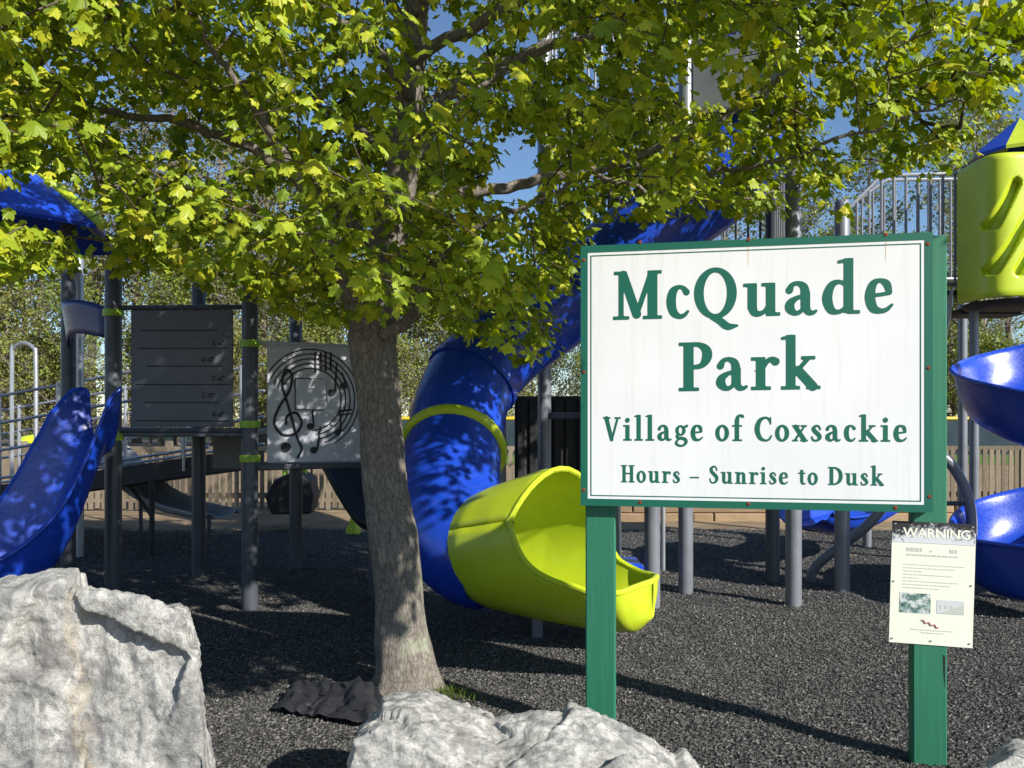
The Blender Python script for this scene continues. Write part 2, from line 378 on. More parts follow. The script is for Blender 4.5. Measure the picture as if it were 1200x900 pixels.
# ------------------------------------------------------------------ boulders
def boulder(name, label, hulls, m, voxel, disp, seed):
    bm = bmesh.new()
    for h in hulls:
        b2 = bmesh.new()
        for p in h: b2.verts.new(p)
        r = bmesh.ops.convex_hull(b2, input=b2.verts)
        bmesh.ops.delete(b2, geom=list({q for q in r['geom_unused'] + r['geom_interior'] if isinstance(q, bmesh.types.BMVert)}), context='VERTS')
        t = bpy.data.meshes.new('t'); b2.to_mesh(t); b2.free(); bm.from_mesh(t); bpy.data.meshes.remove(t)
    bmesh.ops.recalc_face_normals(bm, faces=bm.faces)
    me = bpy.data.meshes.new(name); bm.to_mesh(me); bm.free()
    tmp = bpy.data.objects.new('tmp', me); COL.objects.link(tmp)
    q = tmp.modifiers.new('r', 'REMESH'); q.mode = 'VOXEL'; q.voxel_size = voxel; q.use_smooth_shade = True
    q = tmp.modifiers.new('sm', 'SMOOTH'); q.factor = .5; q.iterations = 2
    dg = bpy.context.evaluated_depsgraph_get(); me2 = bpy.data.meshes.new_from_object(tmp.evaluated_get(dg))
    COL.objects.unlink(tmp); bpy.data.objects.remove(tmp)
    n = len(me2.vertices); co = np.empty(n * 3, np.float32); no = np.empty(n * 3, np.float32)
    me2.vertices.foreach_get('co', co); me2.vertices.foreach_get('normal', no); co = co.reshape(-1, 3); no = no.reshape(-1, 3)
    s = Vector((seed, seed * 2.3, 0)); dv = np.empty(n)
    for i in range(n):
        p = Vector(co[i]) + s
        a = noise.fractal(p * 2.2, 1, 2, 3) * .55; a0 = a
        d, _ = noise.voronoi(Vector((p.x * 4.2, p.y * 4.2, p.z * 2.6)) + Vector((a, a * .7, a)) * .5); cr = min(d[1] - d[0], .12) / .12; a += .42 * (math.sin(_[0].x * 12.9 + _[0].y * 7.2 + _[0].z * 3.7) * .5)
        w_ = Vector((p.x * 2.6, p.y * 2.6, p.z * 1.9)) + Vector((a0, -a0, a0)) * .25; d2, c2 = noise.voronoi(w_); fct = .06 * Vector((math.sin(c2[0].x * 17.1 + c2[0].y * 5.3), math.sin(c2[0].y * 13.7 + c2[0].z * 9.1), math.sin(c2[0].z * 19.3 + c2[0].x * 4.9))).dot(w_ - c2[0])
        q = Vector((p.x * 5, p.y * 5, p.z * 2.2)); b = noise.ridged_multi_fractal(q, 1, 2.1, 5, 1, 2) * .22
        dv[i] = fct * (1 if seed < 2 else .5) + disp * (a * .42 + .16 * (cr - .8) + b * .3 - .1 + .2 * noise.fractal(p * 16, .8, 2, 4) + .16 * noise.fractal(p * 34, .6, 2, 3))
    co += no * dv[:, None].astype(np.float32); me2.vertices.foreach_set('co', co.ravel()); me2.update()
    me2.name = name; me2.materials.clear(); o = link(name, me2, None, m)
    q = o.modifiers.new('sm', 'SMOOTH'); q.factor = .45; q.iterations = 2
    return tag(o, label, 'boulder', 'limestone boulders edging the playground')
Q = lambda l, d: [P(x, y, d) for x, y in l]
boulder('boulder', 'tall pale limestone boulder with a tan vertical streak below the open blue slide',
        [Q([(-110, 715), (10, 708), (70, 694), (160, 700), (215, 728), (230, 800), (242, 900), (250, 1060), (-130, 1060)], 2.45)
         + Q([(-80, 690), (55, 692), (78, 682), (106, 683), (145, 690), (186, 698)], 2.72)
         + Q([(-80, 700), (100, 690), (192, 708), (220, 711), (233, 790), (240, 850), (252, 990)], 2.95)], M['rock1'], .009, .045, 1.3)
boulder('boulder', 'low wide grey boulder in front of the maple trunk and the left sign post',
        [Q([(416, 868), (440, 856), (500, 880), (590, 925), (640, 1030), (402, 1030), (404, 920)], 2.55)
         + Q([(424, 846), (455, 820), (500, 812), (530, 824), (600, 852), (660, 880), (680, 980)], 2.95) + Q([(460, 818), (505, 812), (600, 850), (640, 920)], 3.15),
         Q([(545, 930), (640, 900), (740, 905), (800, 935), (830, 1030), (520, 1030)], 2.6)
         + Q([(560, 850), (600, 836), (640, 830), (690, 836), (740, 858), (790, 882), (815, 905), (830, 985)], 2.95)
         + Q([(590, 842), (660, 830), (720, 850), (800, 900)], 3.1)], M['rock2'], .009, .04, 5.1)
boulder('boulder', 'small cracked pale boulder at the right of the green sign post',
        [Q([(1150, 905), (1190, 880), (1260, 900), (1290, 1000), (1140, 1000)], 2.75) + Q([(1168, 880), (1186, 864), (1230, 868), (1280, 900), (1300, 970), (1150, 960)], 3.05)], M['rock3'], .010, .03, 9.2)

# ------------------------------------------------------------------ black weed cloth by the trunk
rows = []
for i in range(72):
    r = []
    for j in range(40):
        u, v = i / 71, j / 39
        a, b = P(318 + 20 * v, 838, 4.05), P(448, 856, 3.8); c0, d0 = P(345, 800, 4.5), P(455, 812, 4.3)
        p = a.lerp(b, u).lerp(c0.lerp(d0, u), v); p.z = 0
        fold = .055 * max(0, math.sin(u * 9 + v * 2)) ** 2 + .035 * math.exp(-((u - .72) / .10) ** 2) * (.35 + .65 * v) + .03 * math.exp(-((u - .45) / .06) ** 2) + .10 * math.exp(-((v - .9) / .2) ** 2) * u
        e = min(u, 1 - u, v, 1 - v) * 6
        p.z = .022 + .55 * fold * min(1, .15 + e) + .012 * noise.noise((u * 7, v * 7, 2)) + .007 * math.sin(u * 40 + 5 * noise.noise((u * 3, v * 3, 9))); p.x += .03 * noise.noise((u * 9, v * 9, 5)); p.y += .04 * noise.noise((u * 9, v * 9, 8)); r.append(p)
    rows.append(r)
o = MB().grid(rows).build('weed_cloth', M['fabric'], smooth=True, solid=.003)
tag(o, 'crumpled black weed barrier cloth sticking out beside the maple trunk', 'ground cloth')

# small grass tuft at the trunk foot
vs, fs = [], []
for c, n in ((G(522, 812), 150), (G(1115, 815), 0), (G(540, 818), 60)):
    for i in range(n):
        x, y = c.x + random.gauss(0, .06), c.y + random.gauss(0, .05); h = random.uniform(.02, .06); a = random.uniform(0, 6.28); dx, dy = math.cos(a) * .003, math.sin(a) * .003
        lx, ly = random.gauss(0, .02), random.gauss(0, .02); k = len(vs)
        vs += [(x - dx, y - dy, 0), (x + dx, y + dy, 0), (x + lx, y + ly, h)]; fs.append((k, k + 1, k + 2))
o = link('grass_tuft', np_mesh('grass_tuft', vs, fs), None, M['grass']); tag(o, 'small green grass tuft growing at the foot of the maple', 'grass', kind='stuff')

# ------------------------------------------------------------------ the park sign
TL, TR, BL, BR = P(680.5, 290, 3.70), P(1093, 270, 3.42), P(681, 593, 3.70), P(1092, 600, 3.42)
bx = (TR - TL); bx.z = 0; BW = bx.length; bx.normalize(); bn = Vector((bx.y, -bx.x, 0)).normalized()   # bn faces the viewer
Z0, Z1 = (BL.z + BR.z) / 2, (TL.z + TR.z) / 2
SF = Fr((TL.x, TL.y, 0), bx, -bn)      # x along the board, y into the board, z up
def on_board(px, py, off=0.0):
    """u, z on the sign plane (front face) under a photo pixel"""
    o = Vector((0, 0, CH)); r = P(px, py, 1) - o; p0 = SF.o + bn * -off
    t = (p0 - o).dot(bn) / r.dot(bn); q = o + r * t; return (q - SF.o).dot(bx), q.z
sign = thing('park_sign', SF(BW / 2, .1, 0), 'white park sign with green border and green lettering on two green posts', 'sign')
for px in (703.5, 1091):
    u, _ = on_board(px, 720, .05)
    h = Z1 - .004
    u -= .004 if px > 1000 else 0
    o = MB().box((u - .07, .05, -.2), (u + .07, .12, h), SF, .006).build('post', M['greenwood'], sign)
    if px > 1000:   # dark check split along the right post's front edge
        u2, z2 = on_board(1107, 775, .05)
        cr = MB(); cr.add([SF(u2 - .006, .0485, z2 + .03), SF(u2 - .003, .0485, z2 - .06), SF(u2 + .001, .0485, z2 - .12), SF(u2 + .003, .0485, z2 + .02)], [(0, 1, 2, 3)]).build('wood_split', M['ink'], o)
# board: plywood sheet with a green edge band, white field and a fine inner line
MB().box((0, .012, Z0), (BW, .05, Z1), SF, .003).build('backing_board', M['greenwood'], sign)
bd = MB().box((.0, 0, Z0), (BW, .0118, Z1), SF).build('board_face', M['board'], sign)
def ring(u0, z0, u1, z1, t, y, name, m, par, th=.0012):
    mb = MB()
    for a, b in (((u0, z0), (u1, z0 + t)), ((u0, z1 - t), (u1, z1)), ((u0, z0 + t), (u0 + t, z1 - t)), ((u1 - t, z0 + t), (u1, z1 - t))):
        mb.box((a[0], y - th, a[1]), (b[0], y, b[1]), SF)
    return mb.build(name, m, par)
ring(.0, Z0, BW, Z1, .033, -.0002, 'green_border', M['greenink'], sign)
ring(.046, Z0 + .046, BW - .046, Z1 - .046, .0045, -.0002, 'inner_line', M['greenink'], sign)

# lettering: each glyph is a union of stems, serifs, rings and nib strokes, traced into a clean flat outline
GL = {}
def R_(x0, y0, x1, y1): return ('r', x0, y0, x1, y1)
def S_(*q): return ('s', q)
def E_(cx, cy, rx, ry, ts, tt): return ('e', cx, cy, rx, ry, ts, tt)
ft = lambda x0, x1, y=0: R_(x0, y, x1, y + .055)
GL['M'] = (1.04, [R_(.12, 0, .21, .98), ft(0, .33), ft(.02, .28, .945), S_((.21, .93, .17), (.5, .1, .17)), S_((.5, .09, .09), (.8, .95, .09)), R_(.74, 0, .93, 1), ft(.64, 1.03), ft(.74, 1.02, .945)])
GL['c'] = (.50, [S_((.42, .53, .12), (.36, .61, .08), (.26, .64, .07), (.14, .55, .15), (.1, .33, .18), (.15, .12, .15), (.27, .03, .09), (.37, .05, .07), (.45, .13, .04))])
GL['Q'] = (.92, [E_(.43, .49, .43, .52, .18, .075), S_((.36, -.01, .07), (.52, -.08, .13), (.68, -.20, .13), (.88, -.19, .03))])
GL['u'] = (.73, [R_(.09, .14, .26, .66), ft(0, .2, .605), S_((.175, .2, .17), (.21, .08, .14), (.3, .04, .1), (.41, .08, .07), (.5, .2, .06)), R_(.46, 0, .63, .66), ft(.37, .5, .605), ft(.5, .73)])
GL['a'] = (.66, [S_((.1, .5, .13), (.16, .61, .08), (.28, .635, .08), (.39, .56, .14), (.42, .4, .17)), R_(.335, .14, .505, .45), S_((.42, .16, .16), (.48, .05, .11), (.57, .035, .07), (.63, .07, .04)),
                 S_((.4, .38, .06), (.25, .34, .08), (.13, .25, .14), (.11, .14, .17), (.19, .045, .1), (.3, .05, .07), (.42, .17, .06))])
GL['d'] = (.74, [S_((.46, .58, .06), (.33, .64, .07), (.18, .57, .13), (.1, .33, .18), (.16, .1, .15), (.28, .035, .08), (.4, .07, .07), (.47, .16, .05)), R_(.43, .02, .6, 1.1), S_((.33, 1.04, .05), (.52, 1.075, .06)), ft(.5, .73)])
GL['e'] = (.55, [S_((.13, .345, .055), (.3, .36, .06), (.48, .385, .06)), S_((.47, .41, .1), (.42, .57, .13), (.29, .64, .07), (.16, .57, .13), (.1, .33, .18), (.16, .1, .16), (.3, .035, .09), (.42, .06, .07), (.52, .15, .04))])
GL['P'] = (.68, [R_(.1, 0, .29, 1), ft(0, .4), ft(0, .2, .945), S_((.2, .965, .07), (.42, .95, .09), (.56, .84, .17), (.57, .68, .18), (.46, .52, .1), (.22, .48, .06))])
GL['r'] = (.53, [R_(.1, 0, .27, .66), ft(0, .38), ft(0, .2, .605), S_((.24, .45, .06), (.32, .58, .08), (.41, .615, .1), (.48, .57, .15))])
GL['k'] = (.76, [R_(.1, 0, .27, 1.1), ft(0, .36), S_((.02, 1.04, .05), (.2, 1.075, .06)), S_((.25, .3, .07), (.53, .62, .07)), ft(.4, .66, .605), S_((.33, .38, .17), (.62, .05, .17)), ft(.5, .76)])
GL['V'] = (.80, [S_((.15, .96, .17), (.39, .04, .15)), S_((.40, .03, .08), (.66, .95, .08)), ft(0, .33, .945), ft(.53, .8, .945)])
GL['i'] = (.38, [R_(.1, 0, .27, .66), ft(0, .37), ft(0, .2, .605), S_((.18, .87, .19), (.185, .875, .19))])
GL['l'] = (.38, [R_(.1, 0, .27, 1.1), ft(0, .37), S_((.02, 1.04, .05), (.2, 1.075, .06))])
GL['g'] = (.58, [E_(.26, .435, .22, .22, .13, .06), S_((.4, .57, .06), (.54, .63, .1)), S_((.15, .27, .06), (.1, .19, .1), (.17, .115, .11), (.34, .1, .12), (.48, .04, .13), (.5, -.08, .12), (.38, -.2, .08), (.2, -.21, .08), (.07, -.12, .1), (.11, 0, .07), (.2, .07, .06))])
GL['o'] = (.60, [E_(.29, .33, .29, .345, .165, .07)])
GL['f'] = (.42, [R_(.12, 0, .29, .88), ft(.02, .42), ft(0, .42, .605), S_((.205, .84, .17), (.25, 1.01, .13), (.36, 1.075, .08), (.45, 1.03, .12))])
GL['C'] = (.76, [S_((.68, .76, .05), (.6, .92, .08), (.45, .975, .08), (.22, .85, .16), (.11, .5, .2), (.22, .15, .16), (.45, .025, .08), (.62, .07, .07), (.72, .22, .05)), R_(.655, .7, .705, .99)])
GL['x'] = (.64, [S_((.13, .6, .17), (.5, .05, .17)), S_((.5, .61, .07), (.1, .04, .07)), ft(0, .3, .605), ft(.36, .6, .605), ft(0, .22), ft(.34, .64)])
GL['s'] = (.47, [S_((.4, .49, .06), (.34, .61, .07), (.22, .635, .08), (.12, .53, .14), (.17, .42, .16), (.31, .29, .17), (.38, .17, .15), (.32, .06, .09), (.2, .025, .07), (.09, .06, .07), (.05, .18, .05))])
GL['H'] = (.86, [R_(.1, 0, .28, 1), R_(.58, 0, .76, 1), R_(.2, .48, .64, .55), ft(0, .37), ft(.49, .86), ft(0, .37, .945), ft(.49, .86, .945)])
GL['n'] = (.72, [R_(.1, 0, .27, .66), ft(0, .36), ft(0, .2, .605), S_((.24, .48, .06), (.34, .59, .08), (.44, .61, .1), (.52, .52, .16), (.53, .35, .17)), R_(.445, 0, .615, .4), ft(.4, .71)])
GL['S'] = (.60, [S_((.49, .74, .06), (.43, .91, .07), (.29, .97, .09), (.14, .84, .16), (.18, .66, .18), (.35, .5, .19), (.48, .33, .18), (.44, .12, .13), (.27, .03, .08), (.12, .08, .07), (.06, .27, .05))])
GL['t'] = (.43, [R_(.13, .14, .29, .82), ft(.0, .42, .605), S_((.21, .17, .16), (.26, .06, .11), (.35, .035, .07), (.42, .08, .04))])
GL['D'] = (.86, [R_(.1, 0, .29, 1), ft(0, .3), ft(0, .3, .945), S_((.2, .965, .07), (.45, .94, .09), (.67, .77, .17), (.74, .5, .2), (.67, .23, .17), (.45, .06, .09), (.2, .035, .07))])
GL['\u2013'] = (.6, [R_(.02, .29, .58, .355)])
def sdf(prim, X, Y):
    D = np.full(X.shape, 9.0)
    for p in prim:
        if p[0] == 'r':
            _, x0, y0, x1, y1 = p; qx = np.abs(X - (x0 + x1) / 2) - (x1 - x0) / 2; qy = np.abs(Y - (y0 + y1) / 2) - (y1 - y0) / 2
            d = np.hypot(np.maximum(qx, 0), np.maximum(qy, 0)) + np.minimum(np.maximum(qx, qy), 0)
        elif p[0] == 'e':
            _, cx, cy, rx, ry, ts, tt = p
            el = lambda a, b: (np.hypot((X - cx) / a, (Y - cy) / b) - 1) * min(a, b)
            d = np.maximum(el(rx, ry), -el(rx - ts, ry - tt))
        else:
            q = p[1]; q = crom(q, 7) if len(q) > 2 else [np.array(a, float) for a in q]; d = np.full(X.shape, 9.0)
            for a, b in zip(q[:-1], q[1:]):
                ex, ey = b[0] - a[0], b[1] - a[1]; L2 = ex * ex + ey * ey + 1e-12
                t = np.clip(((X - a[0]) * ex + (Y - a[1]) * ey) / L2, 0, 1)
                d = np.minimum(d, np.hypot(X - a[0] - ex * t, Y - a[1] - ey * t) - .5 * (a[2] + (b[2] - a[2]) * t))
        D = np.minimum(D, d)
    return D
GC = {}
def glyph(ch, h=.02):
    """flat polygons (lists of x, y) filling the glyph, by marching squares with runs of full cells merged"""
    if ch in GC: return GC[ch]
    w, prim = GL[ch]; xs = np.arange(-.08, w + .14, h); ysg = np.arange(-.32, 1.24, h); X, Y = np.meshgrid(xs, ysg); D = sdf(prim, X, Y) - .010; polys = []
    ins = D < 0
    for j in range(len(ysg) - 1):
        run = None
        for i in range(len(xs)):
            full = i < len(xs) - 1 and ins[j, i] and ins[j, i + 1] and ins[j + 1, i] and ins[j + 1, i + 1]
            if full and run is None: run = i
            if not full and run is not None:
                polys.append([(xs[run], ysg[j]), (xs[i], ysg[j]), (xs[i], ysg[j + 1]), (xs[run], ysg[j + 1])]); run = None
            if i < len(xs) - 1 and not full:
                c = [(j, i), (j, i + 1), (j + 1, i + 1), (j + 1, i)]; pl = []
                for a in range(4):
                    (j0, i0), (j1, i1) = c[a], c[(a + 1) % 4]; d0, d1 = D[j0, i0], D[j1, i1]
                    if d0 < 0: pl.append((xs[i0], ysg[j0]))
                    if (d0 < 0) != (d1 < 0):
                        t = d0 / (d0 - d1); pl.append((xs[i0] + (xs[i1] - xs[i0]) * t, ysg[j0] + (ysg[j1] - ysg[j0]) * t))
                if len(pl) >= 3: polys.append(pl)
    GC[ch] = polys; return polys
def sign_text(text, x0, x1, yb0, yb1, ycap, track, space):
    """text between photo columns x0..x1; baseline rows yb0 (left) and yb1 (right); cap top row at the left"""
    u0, z0 = on_board(x0, yb0); u1, z1 = on_board(x1, yb1); cap = on_board(x0, ycap)[1] - z0
    adv = 0
    for c in text: adv += space if c == ' ' else GL[c][0] + track
    adv -= track; sx = (u1 - u0) / adv; x = 0
    words = []; mb = MB()
    for c in text + ' ':
        if c == ' ':
            if mb.v: words.append(mb); mb = MB()
            x += space; continue
        for pl in glyph(c):
            mb.add([SF(u0 + (x + a) * sx, -.0012, z0 + (z1 - z0) * (x + a) / adv + b * cap) for a, b in pl], [tuple(range(len(pl)))])
        x += GL[c][0] + track
    for mb in words: mb.build('lettering', M['greenink'], sign)
sign_text('McQuade', 719, 1047, 374.5, 366, 319, .09, .3)
sign_text('Park', 796, 961, 458, 455.5, 402, .07, .3)
sign_text('Village of Coxsackie', 707, 1063, 516, 517.5, 489, .13, .42)
sign_text('Hours \u2013 Sunrise to Dusk', 728, 1036, 565, 569, 545, .14, .46)
for x, y, st in ((750, 284, 0), (877, 281, 1), (1038, 275, 1), (1087, 286, 0), (1088, 431, 0), (1089, 582, 0), (750, 588.5, 0), (877, 590.5, 0), (1049, 595, 0), (684, 305, 0), (684, 436, 0), (684, 574, 0), (886, 434, 2)):
    u, z = on_board(x, y); r = .009 if st < 2 else .003; mb = MB(); n = 10
    pr = [(0, -.0125 + .008), (r * .7, -.0035), (r, -.001)]
    vs = [SF(u, -.0046, z)] + [SF(u + r * k * math.cos(a * 6.283 / n), yy, z + r * k * math.sin(a * 6.283 / n)) for k, yy in ((.7, -.0042), (1, -.0013)) for a in range(n)]
    fs = [(0, 1 + a, 1 + (a + 1) % n) for a in range(n)] + [(1 + a, 1 + n + a, 1 + n + (a + 1) % n, 1 + (a + 1) % n) for a in range(n)]
    mb.add(vs, fs).build('rusty_screw', M['rust'], sign)
    if st == 1:
        L = .085
        MB().add([SF(u - .0022, -.0007, Z1 - .0335), SF(u + .0022, -.0007, Z1 - .0335), SF(u + .0006, -.0007, Z1 - .034 - L), SF(u - .0006, -.0007, Z1 - .034 - L)], [(0, 1, 2, 3)]).build('rust_streak', M['streak'], sign)

# ------------------------------------------------------------------ warning notice on the right post
wa, wb = on_board(1040.5, 612, .046); wc, wdz = on_board(1136, 760, .046)
WW, WH = .338, .535
wt = R(-1.6); ux = (bx * math.cos(wt) + Vector((0, 0, 1)) * math.sin(wt)); uz = (Vector((0, 0, 1)) * math.cos(wt) - bx * math.sin(wt))
WF = Fr(SF(wa + .004, .0455, wb - WH + .008), ux, -bn, uz)
wn = thing('warning_notice', SF(wa + WW / 2, .0455, wb - WH), 'cream paper warning notice with faded black header screwed to the right sign post', 'notice')
def m_header():
    m = mat('bleached_black_header', (.02, .02, .02), .7); k = N(m); a = k.noise(k.co(), 55, 8, .75)
    g = k.n('TexCoord'); sp = k.n('SeparateXYZ'); k.l(g.outputs['Generated'], sp.inputs[0])
    f = k.math('ADD', a, k.math('MULTIPLY', k.math('SUBTRACT', .62, sp.outputs[2]), .42)); f = k.math('SUBTRACT', f, k.math('MULTIPLY', k.math('ABSOLUTE', k.math('SUBTRACT', sp.outputs[0], .5)), .28))
    k.out(k.ramp(f, [(.40, (.012, .012, .014)), (.55, (.58, .59, .60))])); return m
HH = .092
MB().box((0, .0, 0), (WW, .004, WH - HH - .0008), WF).build('sheet', M['cream'], wn)
hd = MB().box((0, -.0012, WH - HH), (WW, .004, WH), WF).build('header', m_header(), wn)
def ftext(s, size, o, fr, m, parent, name='lettering', bold=0):
    c = bpy.data.curves.new('t', 'FONT'); c.body = s; c.size = size; c.offset = bold; c.resolution_u = 3; c.fill_mode = 'FRONT'
    t = bpy.data.objects.new('t', c); COL.objects.link(t); me = bpy.data.meshes.new_from_object(t.evaluated_get(bpy.context.evaluated_depsgraph_get()))
    COL.objects.unlink(t); bpy.data.objects.remove(t)
    for v in me.vertices: p = fr(o[0] + v.co.x, o[1], o[2] + v.co.y); v.co = p
    me.name = name; me.materials.clear(); return link(name, me, parent, m)
ftext('WARNING', .056, (.045, -.0022, WH - .066), WF, M['cream'], wn, bold=.0012)
for q, (z, x0, x1, h) in enumerate([(.405, .06, .125, .016), (.405, .155, .165, .008), (.405, .235, .265, .016), (.386, .06, .27, .007)] + [(.345 - i * .0145, .05, [.30, .26, .13, .25, .11, .27, .24, .2][i], .0036) for i in range(8)] + [(.062, .085, .26, .004), (.05, .13, .22, .004)]):
    x = x0; mb = MB(); random.seed(q + 3)
    while x < x1 - .004:
        w = min(random.uniform(.008, .026), x1 - x); mb.box((x, -.0008, z), (x + w, -.0002, z + h), WF); x += w + .004
    mb.build('print_line', M['greyline'], wn)
def m_pic():
    m = mat('printed_picture', (.2, .2, .2), .6); k = N(m); a = k.noise(k.co(), 40, 4, .7)
    k.out(k.ramp(a, [(.3, (.02, .05, .04)), (.45, (.08, .17, .13)), (.55, (.45, .5, .48)), (.7, (.7, .68, .66))])); return m
MB().box((.038, -.001, .135), (.165, -.0002, .222), WF).build('printed_picture', m_pic(), wn)
MB().box((.19, -.0009, .14), (.30, -.0002, .20), WF).build('printed_picture', mat('grey_printed_picture', (.55, .56, .55), .6), wn)
for i in range(3): MB().box((.20 + i * .022, -.0014, .162), (.209 + i * .022, -.001, .178), WF).build('printed_mark', M['greyline'], wn)
MB().prism([(.20, .1405), (.299, .1405), (.299, .185), (.27, .172)], -.0004, Fr(WF(0, -.001, 0), WF.x, WF.y, WF.z)).build('printed_mark', M['greyline'], wn)
MB().tube([WF(.13 + .07 * i / 9, -.0006, .105 - .026 * i / 9 + .006 * math.sin(i * 2.1)) for i in range(10)], .0035, 5).build('red_emblem', mat('faded_red_print', (.42, .2, .17), .7), wn)
for x, z in ((.012, .018), (.17, .018), (.325, .018), (.012, .27), (.325, .27), (.012, .523), (.165, .523), (.325, .523)):
    MB().tube([WF(x, .001, z), WF(x, -.003, z)], .0042, 8).build('screw', M['silver'], wn)
random.seed(11)

# ------------------------------------------------------------------ play equipment
PR = .0635
def post(parent, x, y, h, m, clamps=(), name='post', r=PR):
    mb = MB().lathe([(r, -.3)] + [(r, .01), (r, h - .05), (r * .93, h - .02), (r * .7, h - .004), (0, h)], (x, y, 0), 18)
    o = mb.build(name, m, parent, smooth=True)
    for z in clamps:
        c = MB().lathe([(r + .001, -.028), (r + .014, -.028), (r + .016, 0), (r + .014, .028), (r + .001, .028)], (x, y, z), 18)
        c.box((r + .006, -.018, -.024), (r + .045, .018, .024), Fr((x, y, z), (.5, -.87, 0)), 0)
        c.build('clamp', M['limedark'], o, smooth=True)
    return o
def slab(parent, pts, z, t, m, name='deck'):
    n = len(pts); return MB().add([(x, y, z) for x, y in pts] + [(x, y, z - t) for x, y in pts], [tuple(range(n)), tuple(range(2 * n - 1, n - 1, -1))] + [(i, i + n, (i + 1) % n + n, (i + 1) % n) for i in range(n)]).build(name, m, parent, bev=.01)
def chute(name, path, side, width, wall, m, parent=None, th=.022, n=14, lean=.06, lip=.03, smooth_n=6, vert=False):
    """open U-shaped slide bed: path = centre points; side(i) = unit vector to its left; wall = left, right heights per point"""
    pts = crom([tuple(p) for p in path], smooth_n); m_ = len(pts); k = len(path) - 1; rows = []
    for i, p in enumerate(pts):
        s = i / (m_ - 1) * k; a = int(min(s, k - 1e-6)); f = s - a
        gl = lambda L: L[a] * (1 - f) + L[a + 1] * f if hasattr(L, '__len__') else L
        p = Vector(p); t = (Vector(pts[min(i + 1, m_ - 1)]) - Vector(pts[max(i - 1, 0)])).normalized()
        sd = Vector(side(s)); sd = (sd - t * sd.dot(t)).normalized(); up = sd.cross(t) * -1
        if up.z < 0: up = -up
        if vert: up = Vector((0, 0, 1))
        hw = gl(width) / 2; hl, hr = gl(wall[0]), gl(wall[1]); r = []
        prof = [(-hw - lean - lip, hl - .02), (-hw - lean - lip * .6, hl + .006), (-hw - lean, hl), (-hw - lean * .7, hl * .7), (-hw - .01, hl * .38), (-hw + .03, .1), (-hw + .11, .02), (-hw * .4, 0),
                (hw * .4, 0), (hw - .11, .02), (hw - .03, .1), (hw + .01, hr * .38), (hw + lean * .7, hr * .7), (hw + lean, hr), (hw + lean + lip * .6, hr + .006), (hw + lean + lip, hr - .02)]
        for a_, b_ in prof: r.append(p - sd * a_ * -1 * -1 + up * b_ if False else p + sd * (-a_) + up * b_)
        rows.append(r)
    return MB().grid(rows).build(name, m, parent, smooth=True, solid=th, sub=1)

# --- left play structure
A, D_, C_, E_p, B_, Fp = (-3.19, 6.35), (-2.08, 6.3), (-3.0, 7.6), (-2.18, 8.0), (-4.08, 7.3), (-1.16, 6.75)
ps = thing('play_structure', (-2.9, 7.0, 0), 'slate posted play structure with height chart and music panels under the maple', 'play structure')
cz = lambda y, d: CH - (y - HZ) / F * d
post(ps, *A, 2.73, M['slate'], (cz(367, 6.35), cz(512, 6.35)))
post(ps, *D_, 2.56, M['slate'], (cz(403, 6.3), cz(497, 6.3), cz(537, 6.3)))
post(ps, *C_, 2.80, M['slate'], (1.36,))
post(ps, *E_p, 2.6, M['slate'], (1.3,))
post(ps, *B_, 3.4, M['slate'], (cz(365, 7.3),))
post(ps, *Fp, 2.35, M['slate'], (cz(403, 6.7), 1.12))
post(ps, -4.72, 8.65, 3.5, M['silver'], (), r=.05)
slab(ps, [A, D_, E_p, C_], 1.40, .05, M['slate']); slab(ps, [B_, A, C_, (-4.72, 8.65)], 1.41, .05, M['slate'])
slab(ps, [D_, Fp, (-1.2, 8.0), E_p], 1.13, .05, M['slate'])
# height chart panel between A and D
pa, pd = P(154, 430, 6.345), P(273, 430, 6.30); HF = Fr((pa.x, pa.y, 0), (pd - pa)); pw = (pd - pa).length; z0, z1 = cz(500, 6.32), cz(363, 6.32)
hp = MB().box((0, -.01, z0), (pw, .012, z1), HF, .004).build('height_chart_panel', M['panel'], ps)
for y, a, b in ((387, .10, .86), (408, .07, .95), (429, .16, .9), (450.5, .05, .98), (471.5, .14, .86), (493, .05, .97)):
    z = cz(y, 6.32); MB().box((a * pw, -.0112, z - .005), (b * pw, -.0104, z + .005), HF).build('groove_line', M['ink'], hp)
for y, x, s in ((405, .80, "6'-6\""), (424, .70, "6'-0\""), (446, .80, "5'-6\""), (466, .70, "5'-0\""), (488, .80, "4'-6\"")):
    ftext(s, .055, (x * pw, -.0112, cz(y, 6.32)), HF, M['ink'], hp, 'height_figure', .002)
MB().tube([(A[0], A[1], z1 + .02), (D_[0], D_[1], z1 + .02)], .02, 8).build('top_rail', M['slate'], ps, smooth=True)
MB().tube([(A[0], A[1], z0 - .03), (D_[0], D_[1], z0 - .03)], .02, 8).build('bottom_rail', M['slate'], ps, smooth=True)
